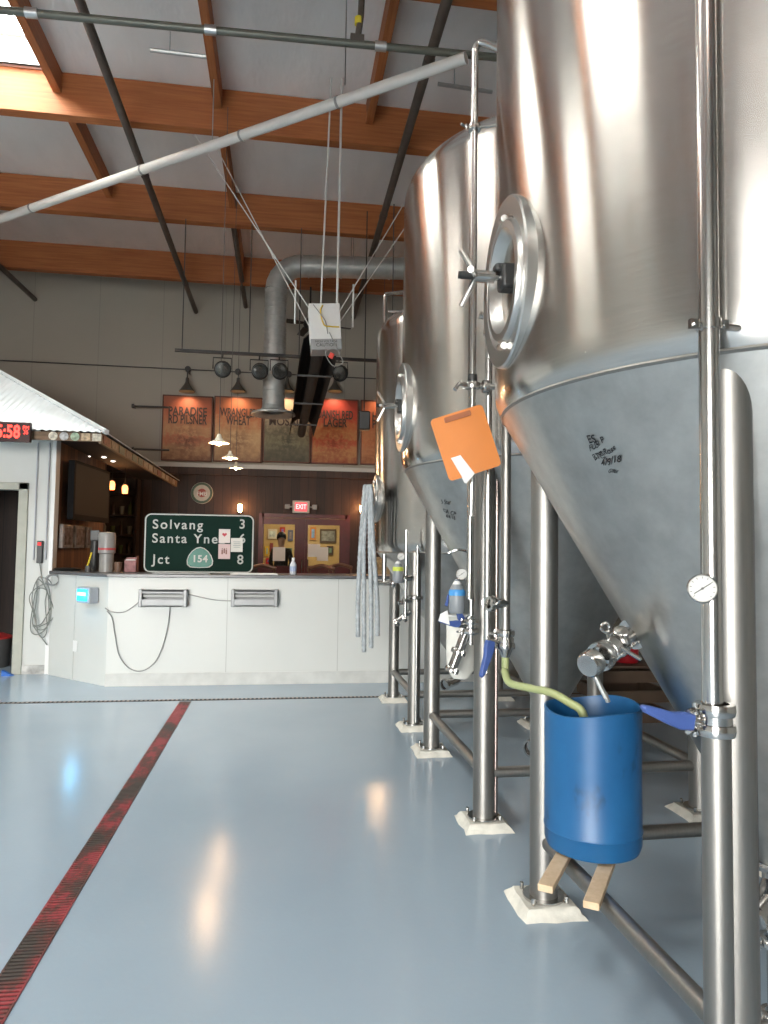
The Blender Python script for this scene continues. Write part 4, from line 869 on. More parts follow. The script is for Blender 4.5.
# ================================================================== TANKS
def tri_clamp(bm, p, d, r):
    M = axisM(p, d); lathe(bm, [(r, -.014), (r+.012, -.013), (r+.014, -.004), (r+.014, .004), (r+.012, .013), (r, .014)], M, 24)
    s = M.to_3x3() @ Vector((1, 0, 0)); q = Vector(p)+s*(r+.02); tube(bm, [q-Vector(d).normalized()*.016, q+Vector(d).normalized()*.016], .005, 8)
    tube(bm, [q, q+s*.03+M.to_3x3() @ Vector((0, .02, 0))], .006, 8)
def make_tank(lab, cx, cy, r, zj, zs, hz, lx, ly, lr, zbot, name='fermentation_tank', skew=0):
    LP = lambda x, y: (x-skew*(y-cy), y+skew*(x-cx))
    t = thing(name, lab, 'tank', (cx, cy, 0)); M = Matrix.Translation((cx, cy, 0)); SEG = 128
    prof = [(r-.028, zj-.040), (r-.016, zj-.020), (r-.006, zj+.004), (r-.001, zj+.035), (r, zj+.07), (r, (zj+zs)/2), (r, zs)]
    for k in range(1, 9):
        a = radians(90*k/8*.72); prof.append((r-.20*(1-cos(a))*1.0, zs+.20*sin(a)))
    rr, zz = prof[-1]
    for k in range(1, 9):
        f = k/8; prof.append((rr*(1-f)+.0, zz+hz*(1-(1-f)**2)))
    bm = new(); lathe(bm, prof, M, SEG); obj('shell', bm, STEEL, t, sharp=30)
    bm = new(); lathe(bm, [(r-.025, zj-.037), (r-.022, zj-.043), (r-.029, zj-.050)], M, SEG); obj('weld_band', bm, LEGM, t)
    bm = new(); lathe(bm, [(r-.026, zj-.040), (.06, zbot), (.052, zbot-.02), (.052, zbot-.06)], M, SEG); obj('cone', bm, CONE, t, sharp=50)
    bm = new(); p = Vector((cx, cy, zbot-.06)); tri_clamp(bm, p, (0, 0, 1), .052); tube(bm, [p, p+Vector((0, 0, -.06)), p+Vector((-.05, -.03, -.11)), p+Vector((-.16, -.1, -.13))], .04, 16); tri_clamp(bm, p+Vector((-.16, -.1, -.13)), (-1, -.6, 0), .04)
    obj('outlet', bm, POLI, t)
    slope = (r-.012-.06)/(zj-.03-zbot)
    for x0_ in lx:
        for y0_ in ly:
            x, y = LP(x0_, y0_)
            rad = sqrt((x-cx)**2+(y-cy)**2)
            ztop = zj-.02
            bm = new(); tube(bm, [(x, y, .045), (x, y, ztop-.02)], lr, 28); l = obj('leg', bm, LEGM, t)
            bm = new(); lathe(bm, [(0, .035), (.085, .035), (.085, .047), (lr, .047)], Matrix.Translation((x, y, 0)), 24)
            for k in range(4):
                a = pi/4+k*pi/2; tube(bm, [(x+.075*cos(a)*1.3, y+.075*sin(a)*1.3, .04), (x+.075*cos(a)*1.3, y+.075*sin(a)*1.3, .065)], .009, 8)
            obj('foot_plate', bm, POLI, l)
            bm = new(); w = .127; w2 = .097
            vb = [bm.verts.new((x+a*w, y+b*w*1.05, 0)) for a, b in ((-1, -1), (1, -1), (1, 1), (-1, 1))]; vt = [bm.verts.new((x+a*w2, y+b*w2, .038)) for a, b in ((-1, -1), (1, -1), (1, 1), (-1, 1))]
            bm.faces.new(vb[::-1]); bm.faces.new(vt)
            for k in range(4): bm.faces.new((vb[k], vb[(k+1) % 4], vt[(k+1) % 4], vt[k]))
            bmesh.ops.subdivide_edges(bm, edges=bm.edges[:], cuts=3, use_grid_fill=True)
            for v in bm.verts:
                if v.co.z > .001: v.co += Vector((random.uniform(-.006, .006), random.uniform(-.006, .006), random.uniform(-.003, .002)))
                else: v.co += Vector((random.uniform(-.007, .007), random.uniform(-.007, .007), 0))
            obj('grout_pad', bm, GROUT, l)
    zbz = .268; br = .029
    for x in lx:
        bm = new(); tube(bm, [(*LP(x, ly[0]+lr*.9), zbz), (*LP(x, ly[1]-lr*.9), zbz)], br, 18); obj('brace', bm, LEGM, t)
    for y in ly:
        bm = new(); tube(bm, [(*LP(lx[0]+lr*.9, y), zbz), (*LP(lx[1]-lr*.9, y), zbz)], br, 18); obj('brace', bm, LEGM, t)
    return t
def manway(t, tx, y, z, R, ky=.80):
    """side hatch facing -X whose flat frame sits at x=tx; slightly taller than wide"""
    k = R/.29; S = Matrix.Diagonal((1, ky, 1, 1))
    MM = Matrix.Translation((tx, y, z)) @ S @ axisM((0, 0, 0), (-1, 0, 0))
    bm = new(); lathe(bm, [(R, -.14), (R, -.006), (R-.006, .0), (R-.062*k, .0), (R-.066*k, -.006), (R-.066*k, -.12)], MM, 72); mw = obj('manway', bm, HATCH, t)
    yd = y-.045*k; zd = z-.012*k; rd = .200*k
    MD = Matrix.Translation((tx-.006, yd, zd)) @ S @ axisM((0, 0, 0), (-1, 0, 0))
    bm = new(); lathe(bm, [(rd+.004, -.03), (rd+.006, .0), (rd-.001, .012), (rd-.026*k, .014), (rd-.034*k, .004), (rd-.06*k, -.024), (rd*.45, -.046), (0, -.05)], MD, 72); obj('hatch_door', bm, HATCH, mw)
    bm = new(); lathe(bm, [(rd+.004, -.034), (rd+.012, -.028), (rd+.004, -.022)], MD, 72); obj('gasket', bm, WPLAS, mw)
    bm = new(); box(bm, (tx+.005, yd, z), (.06*k, .07*k, .085*k)); box(bm, (tx-.025*k, yd, z+.03*k), (.04*k, .045*k, .03*k)); obj('hub_block', bm, BLACK, mw, bevel=.01)
    bm = new(); tube(bm, [(tx, yd, z), (tx-.14*k, yd, z)], .011*k, 12); tube(bm, [(tx-.045*k, yd, z), (tx-.115*k, yd, z)], .021*k, 18); obj('screw', bm, POLI, mw)
    for a in (72, 190, 285):
        dv = Vector((-.45, cos(radians(a))*.95, sin(radians(a)))); p = Vector((tx-.105*k, yd, z)); bm = new(); tube(bm, [p+dv*.012, p+dv*.10*k], .0095*k, 10); obj('spoke', bm, POLI, mw)
    bm = new(); tube(bm, [(tx-.11*k, yd, z), (tx-.165*k, yd, z)], .013*k, 12); obj('grip', bm, BLACK, mw)
    for s in (-1, 1):
        bm = new(); p = Vector((tx-.010, yd+.012, zd+s*(rd+.016*k))); lathe(bm, [(0, -.02*k), (.014*k, -.02*k), (.014*k, .02*k), (0, .02*k)], axisM(p, (0, 1, .15)), 14); box(bm, p+Vector((.015, .0, 0)), (.03*k, .035*k, .022*k)); obj('hinge', bm, HATCH, mw, bevel=.003)
    return mw

T1 = make_tank('nearest and largest-looking steel fermentation tank with handwriting on its cone', 1.705, 2.25, .962, 1.99, 3.85, .30, (1.106, 2.304), (1.64, 2.83), .057, .44, skew=.022)
T2 = make_tank('middle steel fermentation tank behind the orange clipboard', 1.71, 4.31, .965, 1.995, 3.70, .24, (1.09, 2.33), (3.67, 4.98), .057, .42)
T3 = make_tank('farthest and smallest steel fermentation tank with hoses hanging from its hatch', 1.61, 6.18, .79, 1.46, 3.34, .22, (1.09, 2.13), (5.66, 6.70), .05, .45)
manway(T1, .728, 2.265, 2.36, .29)
manway(T2, .725, 4.33, 2.34, .28)
manway(T3, .805, 6.13, 1.89, .21)
# handrail on top of tank three
bm = new(); q = at(386, 320, Y=6.2); q2 = at(384, 298, Y=6.2); q3 = at(400, 294, Y=6.2)
tube(bm, smooth([(q.x, 6.2, 3.30), (q.x-.01, 6.2, q2.z-.03), (q.x+.06, 6.2, q3.z), (q.x+.5, 6.2, q3.z+.02), (q.x+.56, 6.2, 3.5)], 5), .02, 10); tube(bm, [(q.x+.02, 6.2, q2.z-.12), (q.x+.52, 6.2, q2.z-.12)], .014, 8); obj('lifting_rail', bm, POLI, T3)

# clamp-on fittings of tank one ------------------------------------------------
# near standpipe in front of the right leg
def stack(par, px_top, py_top, px, Y, z0, z1, r, name, mat=POLI, xx=None):
    p = at(px, 700, Y=Y); bm = new(); tube(bm, [(p.x, Y, z0), (p.x, Y, z1)], r, 24); return obj(name, bm, mat, par), p.x
PYY = 1.52
pxx = at(711.5, 600, Y=PYY).x
bm = new(); tube(bm, [(pxx, PYY, 1.09), (pxx, PYY, 4.1)], .0235, 28); sp_ = obj('standpipe', bm, POLI, T1)
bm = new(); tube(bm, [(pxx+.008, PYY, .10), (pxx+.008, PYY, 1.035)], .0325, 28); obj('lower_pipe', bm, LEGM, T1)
vz = 1.06; bm = new(); vx = pxx+.006
tri_clamp(bm, (vx, PYY, vz+.028), (0, 0, 1), .031); tri_clamp(bm, (vx, PYY, vz-.018), (0, 0, 1), .031)
lathe(bm, [(.03, -.02), (.038, -.01), (.038, .014), (.03, .022)], Matrix.Translation((vx, PYY, vz+.004)), 24)
tube(bm, [(vx-.03, PYY, vz+.004), (vx-.085, PYY-.012, vz+.004)], .012, 12)
bv = obj('butterfly_valve', bm, POLI, T1)
def lever(par, p, d, L_, mat=BLUEP):
    d = Vector(d).normalized(); side = d.cross(Vector((0, 0, 1))).normalized(); up = side.cross(d)
    M = Matrix(((d.x, up.x, side.x, p[0]), (d.y, up.y, side.y, p[1]), (d.z, up.z, side.z, p[2]), (0, 0, 0, 1)))
    bm = new(); k = L_/.14
    prism(bm, [(0, -.019*k), (.035*k, -.021*k), (.07*k, -.013*k), (.135*k, .006*k), (.148*k, .018*k), (.14*k, .024*k), (.11*k, .022*k), (.06*k, .017*k), (.03*k, .021*k), (0, .019*k)], M @ Matrix.Translation((0, 0, -.011*k)), .022*k)
    return obj('valve_lever', bm, mat, par, bevel=.005)
lever(bv, (vx-.065, PYY-.015, vz+.003), (-1, -.12, .17), .135)
# pipe support bracket
bz_ = at(711, 325, Y=PYY).z; bm = new(); lathe(bm, [(.0235, -.012), (.028, -.012), (.028, .012), (.0235, .012)], Matrix.Translation((pxx, PYY, bz_)), 24)
box(bm, (pxx-.037, PYY, bz_), (.025, .012, .022)); box(bm, (pxx+.037, PYY, bz_+.003), (.025, .012, .022)); tube(bm, [(pxx+.03, PYY, bz_), (pxx+.20, PYY+.03, bz_)], .009, 10)
for s in (-1, 1): tube(bm, [(pxx+s*.038, PYY-.012, bz_), (pxx+s*.038, PYY+.012, bz_)], .006, 8)
obj('pipe_bracket', bm, POLI, T1)
# thin pipe behind the leg, to the right
q = at(753, 800, Y=1.70); bm = new(); tube(bm, [(q.x, 1.70, .08), (q.x, 1.70, 1.92)], .012, 16); obj('sight_tube', bm, plain('copper_steel', (.36, .29, .27), .25, metal=1), T1)
# gauge
q = at(702.5, 588.5, Y=PYY-.05); gd = (CO-q).normalized(); gd.z *= .3
def gauge(par, p, d, r):
    M = axisM(p, d); bm = new(); lathe(bm, [(0, -.02), (r*.9, -.02), (r, -.015), (r, .004), (r*.93, .008), (r*.88, .002)], M, 40); g = obj('pressure_gauge', bm, POLI, par)
    bm = new(); lathe(bm, [(0, .001), (r*.9, .001)], M, 40); obj('dial', bm, plain('dial_face', (.42, .42, .40), .4, var=.02), g)
    bm = new(); 
    for k in range(11):
        a = radians(-45+27*k); vv = box(bm, (cos(a)*r*.74, sin(a)*r*.74, .002), (r*.13, r*.04, .0008), Matrix.Rotation(a, 3, 'Z'))
    box(bm, (0, -.0*r, .003), (r*1.3, r*.07, .001), Matrix.Rotation(radians(35), 3, 'Z')); lathe(bm, [(0, .004), (r*.1, .004), (r*.1, .002)], Matrix(), 10)
    bm.transform(M); obj('needle', bm, BLACK, g); return g
g = gauge(T1, q, gd, .033)
bm = new(); tube(bm, [q-gd*.015, Vector((pxx, PYY, q.z))], .008, 8); obj('stem', bm, POLI, g)

# standpipes beyond the near tank (left of it in view)
def at_y(px, py, Y): return at(px, py, Y=Y)
Yc = 3.02; a = at(475, 44, Y=Yc); 
bm = new(); xx = a.x
tube(bm, [(xx, Yc, 1.60)] + [(xx, Yc, a.z-.05)] + smooth([(xx, Yc, a.z-.03), (xx+.015, Yc-.01, a.z), (xx+.05, Yc-.03, a.z-.015)], 4) + [(xx+.34, Yc-.22, a.z-.26)], .0165, 18)
cip = obj('spray_pipe', bm, POLI, T1)
zc = at(475, 386, Y=Yc).z; bm = new(); tri_clamp(bm, (xx, Yc, zc), (0, 0, 1), .022); tube(bm, [(xx, Yc, zc), (xx-.07, Yc-.03, zc), (xx-.09, Yc-.04, zc-.03)], .010, 10); tube(bm, [(xx, Yc, zc), (xx+.12, Yc, zc)], .014, 12); tri_clamp(bm, (xx+.06, Yc, zc), (1, 0, 0), .016); obj('sample_valve', bm, POLI, cip)
bm = new(); lathe(bm, [(0, .0), (.022, .0), (.022, .03), (0, .032)], Matrix.Translation((xx, Yc, zc+.02)), 16); obj('black_cap', bm, BLACK, cip)
bm = new(); zq = at(475, 128, Y=Yc).z; tube(bm, [(xx, Yc, zq), (xx+.22, Yc-.2, zq-.06)], .008, 8); tri_clamp(bm, (xx, Yc, zq), (0, 0, 1), .017); obj('pipe_bracket', bm, POLI, cip)
# second pipe in the pair
x2 = at(488.5, 400, Y=Yc+.05).x; bm = new(); z1_ = at(488, 318, Y=Yc).z; tube(bm, [(x2-.045, Yc+.05, z1_+.03), (x2-.01, Yc+.05, z1_+.02), (x2, Yc+.05, z1_-.03), (x2, Yc+.05, .9)], .0165, 16); lathe(bm, [(.017, -.01), (.026, -.01), (.026, .01), (.017, .01)], Matrix.Translation((x2, Yc+.05, z1_-.05)), 18); obj('wash_pipe', bm, POLI, T1)
# blow-off pipe with butterfly valve and green hose
Yp = 3.0; x3 = at(505.5, 600, Y=Yp).x; bm = new(); tube(bm, [(x3, Yp, 1.10), (x3, Yp, 3.6)], .0215, 20); bo = obj('blowoff_pipe', bm, LEGM, T1)
zv = at(505, 641, Y=Yp).z; bm = new(); tri_clamp(bm, (x3, Yp, zv+.035), (0, 0, 1), .028); tri_clamp(bm, (x3, Yp, zv-.02), (0, 0, 1), .03); lathe(bm, [(.02, -.07), (.035, -.03), (.038, .01), (.022, .045)], Matrix.Translation((x3, Yp, zv)), 20); tube(bm, [(x3, Yp, zv), (x3-.09, Yp-.02, zv)], .012, 10)
v_ = obj('butterfly_valve', bm, POLI, bo)
zf = at(490, 603, Y=Yp).z; bm = new(); tube(bm, [(x3, Yp, zf), (x3-.075, Yp-.03, zf)], .022, 16); tri_clamp(bm, (x3-.075, Yp-.03, zf), (-1, -.3, 0), .022); obj('inlet_flange', bm, POLI, bo)
lever(v_, (x3-.075, Yp-.02, zv+.005), (-.16, -.05, -1), .155)
# hose
HM = plain('green_hose', (.34, .38, .18), .35, var=.12, scale=6)
drum_c = Vector((1.205, 2.60, .322))
pts = [Vector((x3, Yp, zv-.06)), Vector((x3, Yp, zv-.13)), at(505, 672, Y=2.98), at(510, 683, Y=2.92), at(530, 688, Y=2.82), at(552, 693, Y=2.72), at(570, 703, Y=2.64), at(582, 712, Y=2.60), at(588, 735, Y=2.60)]
bm = new(); tube(bm, smooth(pts, 6), .0165, 16); one('drain_hose', 'pale green hose curving from the tank valve into the blue drum', 'hose', bm, HM)
# blue drum
t = thing('blue_drum', 'open blue plastic drum standing on two wooden sticks under the near tank', 'drum', drum_c)
def drum_mat():
    m, nt, b = new_mat('blue_drum_plastic'); f = noise(nt, coords(nt, (1, 1, .6)), 5.5, 4, .6)
    L(nt, ramp(nt, f, [(.30, (.006, .025, .06)), (.42, (.009, .085, .225)), (.7, (.012, .105, .265))]), b.inputs['Base Color']); b.inputs['Roughness'].default_value = .42; return m
bm = new(); rd = .180; H_ = .53
lathe(bm, [(0, 0), (rd-.03, 0), (rd-.008, .008), (rd, .03), (rd+.001, .075), (rd+.004, .08), (rd+.001, .085), (rd, .30), (rd+.002, H_-.02), (rd+.003, H_), (rd-.005, H_+.002), (rd-.009, H_-.01), (rd-.009, .02), (0, .015)], Matrix.Translation(drum_c), 64)
for v in bm.verts:  # a dented, slightly tilted rim
    f = max(0, (v.co.z-drum_c.z)/H_); v.co.z += .012*f*(v.co.x-drum_c.x)/rd + .006*f*f*sin(3*atan2(v.co.y-drum_c.y, v.co.x-drum_c.x))
obj('shell', bm, drum_mat(), t)
# sticks
for k, (e, s) in enumerate((((545, 889), (565, 853)), ((591, 906), (607, 864)))):
    A_ = at(*e, Z=.309); B_ = at(*s, Z=.309); dd = (B_-A_).normalized(); C_ = A_+dd*.62
    bm = new(); cc = (A_+C_)/2; rot = dd.to_track_quat('Y', 'Z').to_matrix(); box(bm, cc, (.052, .62, .024), rot)
    one('wooden_stick', ['pale wooden slat under the blue drum, closer to the tank leg', 'pinkish wooden slat under the blue drum, farther from the tank leg'][k], 'wooden slat', bm, PINE, 'wooden slats under the blue drum', bevel=.003)

# sampling valve on the near tank's cone
sp0 = at(628, 636, Y=1.97); 
def cone_hit(px, py, cx=1.705, cy=2.25, r=.936, zj=1.950, r2=.06, zb=.44):
    d = ray(px, py); lo = None
    for i in range(200, 9000):
        p = CO+d*(i*.001); rr = r2+(r-r2)*(p.z-zb)/(zj-zb)
        if rr > 0 and (p.x-cx)**2+(p.y-cy)**2 <= rr*rr: return p
    return None
ch = cone_hit(633, 634) or sp0
tip = at(590, 664, Y=ch.y-.16)
dd = (tip-ch).normalized(); L_ = (tip-ch).length
bm = new(); tube(bm, [ch-dd*.03, ch+dd*L_*.45], .024, 20); lathe(bm, [(.03, 0), (.055, .001), (.03, .006)], axisM(ch+dd*.004, dd), 28)
sv = obj('racking_valve', bm, POLI, T1)
bm = new(); tri_clamp(bm, ch+dd*L_*.38, dd, .031); lathe(bm, [(.026, -.025), (.042, -.018), (.042, .022), (.026, .03)], axisM(ch+dd*L_*.55, dd), 24); tri_clamp(bm, ch+dd*L_*.75, dd, .036); lathe(bm, [(.030, -.035), (.043, -.025), (.043, .008), (.036, .018), (0, .02)], axisM(tip, dd), 24)
obj('valve_body', bm, POLI, sv)
pv = ch+dd*L_*.5; bm = new(); tube(bm, [pv, pv+Vector((-.03, -.02, .06))], .006, 8)
M = axisM(pv+Vector((-.035, -.02, .072)), (0.2, -1, .1)); ring = [M @ Vector((.016*cos(a), .016*sin(a), 0)) for a in [2*pi*k/16 for k in range(17)]]; tube(bm, ring, .005, 8); obj('ring_pull', bm, POLI, sv)
bm = new(); tube(bm, [pv+Vector((-.01, -.03, .02)), pv+Vector((.075, -.05, -.03))], .007, 8); obj('handle', bm, POLI, sv)
bm = new(); tube(bm, [tip+dd*-.01+Vector((.0, 0, -.02)), at(606, 698, Y=tip.y)], .009, 10); lathe(bm, [(.0, 0), (.008, 0), (.006, .03), (0, .03)], axisM(at(608, 702, Y=tip.y), (-.3, 0, 1)), 10); obj('drip_spout', bm, POLI, sv)
lathe_bm = new(); M = axisM(ch+dd*L_*.30+Vector((-.01, -.02, .035)), (-.2, -.6, .8)); lathe(lathe_bm, [(0, -.025), (.02, -.025), (.026, -.01), (.026, .01), (.02, .014), (0, .014)], M, 18); obj('relief_cap', lathe_bm, POLI, sv)

# handwriting on the cone of the near tank
INK = plain('marker_ink', (.012, .012, .014), .6)
def on_cone(lines, cx, cy, r, zj, r2, zb, par, scale=1.0):
    bm = new()
    for s, px, py, size, rot in lines:
        p = cone_hit(px, py, cx, cy, r, zj, r2, zb)
        if not p: continue
        phi0 = atan2(p.y-cy, p.x-cx); me = text_me(s, size, offset=size*.012, shear=.35); me.transform(Matrix.Rotation(rot, 4, 'Z'))
        sl = sqrt((r-r2)**2+(zj-zb)**2); cz = (zj-zb)/sl; cr = (r-r2)/sl
        for v in me.vertices:
            u, w = v.co.x+.004*sin(v.co.y*90+px), v.co.y+.002*sin(v.co.x*140)
            z = p.z+w*cz; rr = r2+(r-r2)*(z-zb)/(zj-zb)+.0025; ph = phi0+u/rr
            v.co = Vector((cx+rr*cos(ph), cy+rr*sin(ph), z))
        bm.from_mesh(me)
    return obj('handwriting', bm, INK, par)
on_cone([('ES', 588, 441, .036, .1), ('FUSI P', 590, 450, .026, .35), ('BTP Ross', 594, 459, .026, .25), ('BTP', 598, 452, .02, -.9), ('4/9/18', 602, 464, .030, .12), ('Gilbr', 609, 472, .018, 0)], 1.705, 2.25, .936, 1.950, .06, .44, T1)
on_cone([('5 Star', 441, 502, .040, -.1), ('CA CP', 443, 510, .040, -.3), ('4/4/18', 446, 516, .036, -.2)], 1.71, 4.31, .939, 1.955, .06, .42, T2)

# clipboard
c0 = at(428, 420, Y=2.93); c1 = at(482, 403, Y=2.93); c2 = at(501, 468, Y=2.93); c3 = at(451, 480, Y=2.93)
ctr = (c0+c1+c2+c3)/4; ux = (c1-c0).normalized(); Wc = .238; Hc = .28
M = Matrix.Translation(ctr) @ Matrix.Rotation(radians(-6), 4, 'Z') @ Matrix.Rotation(radians(-18.5), 4, 'Y') @ FRONT.to_4x4()
t = thing('clipboard', 'orange plastic clipboard hanging tilted on the tank pipe', 'clipboard', ctr)
bm = new(); prism(bm, rrect(Wc, Hc, .018), M, .005); obj('board', bm, plain('orange_plastic', (.62, .20, .04), .4, var=.03), t)
bm = new(); prism(bm, rrect(.12, .022, .006, cy=Hc/2-.022), M @ Matrix.Translation((0, 0, .005)), .008); obj('clip', bm, plain('dark_orange', (.30, .09, .03), .4), t)
bm = new(); prism(bm, [(-.058, -.165), (-.115+.035, -.05), (-.04, -.05), (-.008, -.135)], M @ Matrix.Translation((0, 0, -.003)), .0015); prism(bm, [(-.055, -.17), (-.083, -.045), (-.04, -.045), (-.005, -.14)], M @ Matrix.Translation((0, 0, .006)), .001); obj('paper', bm, PAPER, t)
bm = new(); 
for k in range(6): vv = box(bm, (.005, .055-.0*k, .0062), (.001, .001, .0001))
bm.free()

# tank two fittings ----------------------------------------------------------
def riser(par, px, Y, z0, z1, r, name, mat=POLI, py=550):
    x = at(px, py, Y=Y).x; bm = new(); tube(bm, [(x, Y, z0), (x, Y, z1)], r, 18); o = obj(name, bm, mat, par); return o, x
riser(T2, 496, 3.66, .06, 1.9, .012, 'sight_tube', plain('copper_steel', (.36, .29, .27), .25, metal=1), 700)
o2, xg = riser(T2, 459+11, 3.45, 1.20, 3.4, .016, 'wash_pipe')
# canister with blue band, gauge on top, near x~458
def canister(par, px, py, Y, w, h, band, lb, facing=(-.3, -1, 0)):
    q = at(px, py, Y=Y); k = thing('foam_canister', lb, 'canister', q) if par is None else par
    bm = new(); lathe(bm, [(0, -h/2), (w/2*.85, -h/2), (w/2, -h*.42), (w/2, h*.16), (w/2*.8, h*.30), (w*.16, h*.5), (w*.13, h*.55), (0, h*.56)], Matrix.Translation(q), 28); obj('body', bm, plain('canister_grey', (.24, .26, .28), .4), k)
    bm = new(); lathe(bm, [(w/2+.001, h*.05), (w/2+.002, h*.17), (w/2*.9, h*.24)], Matrix.Translation(q), 28); obj('band', bm, band, k)
    bm = new(); lathe(bm, [(w/2*.83, h*.28), (w*.18, h*.49), (w*.15, h*.50)], Matrix.Translation(q), 24); obj('shoulder', bm, WPLAS, k)
    g = gauge(k, q+Vector((.02, -.02, h*.72)), facing, w*.36)
    bm = new(); tube(bm, [q+Vector((0, 0, h*.5)), q+Vector((.02, 0, h*.72))], .008, 8); obj('stem', bm, POLI, k); return k, q
k2, q2c = canister(None, 457, 597, 3.62, .085, .17, plain('band_blue', (.06, .28, .62), .4), 'grey canister with blue band and dial gauge hanging beside the middle tank')
bm = new(); tube(bm, smooth([q2c+Vector((.06, 0, .20)), q2c+Vector((.06, 0, .235)), q2c+Vector((0, -.02, .25)), q2c+Vector((-.05, 0, .23))]), .007, 8); obj('bail', bm, POLI, k2)
k3, q3c = canister(None, 398, 572, 5.5, .085, .17, plain('band_yellow', (.55, .62, .08), .4), 'grey canister with yellow band and dial gauge hanging beside the far tank')
# pipe and blue valve of tank two
xv = at(470, 625, Y=3.60).x; bm = new(); zq = at(470, 625, Y=3.6).z
tube(bm, [(xv, 3.58, zq-.10), (xv, 3.58, 1.95)], .014, 14); tri_clamp(bm, (xv, 3.58, zq+.02), (0, 0, 1), .03); tri_clamp(bm, (xv, 3.58, zq-.03), (0, 0, 1), .03); lathe(bm, [(.02, -.05), (.034, -.02), (.034, .03), (.02, .05)], Matrix.Translation((xv, 3.58, zq)), 18)
tube(bm, [(xv, 3.58, zq), (xv-.07, 3.56, zq)], .012, 10); xe = at(486, 603, Y=3.55)

v2 = obj('butterfly_valve', bm, POLI, T2)
bm = new(); tube(bm, [at(492, 603, Y=3.62), at(488, 603, Y=3.50)], .02, 14); tri_clamp(bm, at(488, 603, Y=3.50), (-.3, -1, 0), .02); obj('inlet_flange', bm, POLI, T2)
lever(v2, (xv-.06, 3.56, zq+.01), (-1, -.1, .03), .12); lever(v2, at(463, 622, Y=3.60), (-.55, -.1, 1), .12); lever(v2, at(446, 606, Y=3.62), (.3, 0, 1), .06)
# pipe end hanging obliquely inside white bag
a = at(466, 632, Y=3.60); b = at(451, 672, Y=3.58); bm = new(); tube(bm, [a, a.lerp(b, .55), b], .026, 16); tri_clamp(bm, a.lerp(b, .95), (b-a), .024); tri_clamp(bm, a.lerp(b, .5), (b-a), .027)
obj('drain_elbow', bm, POLI, T2)
q = at(461, 645, Y=3.78); t = thing('white_filter_bag', 'white rounded plastic bag hanging behind the middle tank valve', 'bag', q)
bm = new(); lathe(bm, [(0, -.19), (.045, -.18), (.078, -.13), (.083, -.02), (.083, .16), (.079, .16), (.077, 0)], Matrix.Translation(q) @ Matrix.Diagonal((1, .6, 1, 1)), 28); obj('bag', bm, plain('bag_white', (.66, .65, .60), .5, var=.06), t)
bm = new(); lathe(bm, [(.081, .155), (.087, .16), (.081, .167)], Matrix.Translation(q) @ Matrix.Diagonal((1, .6, 1, 1)), 28); obj('rim', bm, WPLAS, t)
bm = new(); prism(bm, [(-.03, -.02), (.03, -.04), (.018, .035), (-.02, .015)], Matrix.Translation(at(444, 617, Y=3.54)) @ FRONT.to_4x4(), .002); one('white_tag', 'crumpled white tag tied by the blue valve handles', 'tag', bm, PAPER)
# tank three valves
bm = new(); q = at(415, 600, Y=5.6)
tri_clamp(bm, q+Vector((0, 0, .02)), (0, 0, 1), .055); tube(bm, [q+Vector((-.05, -.06, 0)), q+Vector((-.15, -.08, -.02))], .018, 10); tri_clamp(bm, q+Vector((-.10, -.07, 0)), (-1, 0, 0), .02)
p = at(411, 578, Y=5.55); tube(bm, [p, p+Vector((-.09, -.03, 0))], .024, 14); tri_clamp(bm, p+Vector((-.08, -.03, 0)), (-1, -.3, 0), .026)
p = at(404, 618, Y=5.55); tube(bm, [p+Vector((.05, 0, .05)), p+Vector((-.08, 0, -.04))], .018, 12); tri_clamp(bm, p, (-.13, 0, -.09), .022); tri_clamp(bm, p+Vector((-.06, 0, -.035)), (-.13, 0, -.09), .022)
obj('valve_group', bm, POLI, T3)
bm = new(); p = at(384, 583, Y=6.0); tube(bm, [p+Vector((.0, 0, .25)), p], .02, 12); tube(bm, [p+Vector((-.09, 0, 0)), p+Vector((.09, 0, 0))], .022, 12); tri_clamp(bm, p+Vector((-.08, 0, 0)), (1, 0, 0), .024); tri_clamp(bm, p+Vector((.08, 0, 0)), (1, 0, 0), .024); obj('drain_tee', bm, POLI, T3)
o3, _ = riser(T3, 416.5, 5.60, .06, 1.75, .012, 'sight_tube', POLI, 650)
o3, _ = riser(T3, 406, 5.50, .9, 1.6, .014, 'sample_pipe', POLI, 560)

# hoses on the far tank's hatch
HG = plain('ribbed_hose_grey', (.36, .39, .41), .5, var=.3, scale=20)
for k, (x0, x1, x2_, yb, lb) in enumerate(((365, 361, 358, 637, 'first from the bar sign side'), (368, 364, 364, 652, 'longest of the four'), (370, 370, 371, 648, 'third, beside the longest'), (371, 373, 377, 636, 'last, nearest the tank'))):
    Yh = 5.98-.055*k; P0 = [at(x0+1, 500, Y=Yh+.05), at(x0, 488, Y=Yh), at(x1, 540, Y=Yh), at(x2_, 600, Y=Yh), at(x2_+(.6 if k == 3 else 0), yb, Y=Yh)]
    P0 = smooth(P0, 24); rs = [.018+.003*(i % 2) for i in range(len(P0))]
    bm = new(); tube(bm, P0, rs, 12); one('ribbed_hose', 'grey ribbed hose hanging from the far tank hatch, ' + lb, 'hose', bm, HG, 'hoses hanging from the far tank hatch')

# ------------------------------------------------------------------ beyond the tanks
bt = make_tank('small round steel tank standing behind the middle tank', 2.95, 7.0, .60, .55, 2.2, .2, (2.6, 3.3), (6.65, 7.35), .03, .25, name='bright_tank')
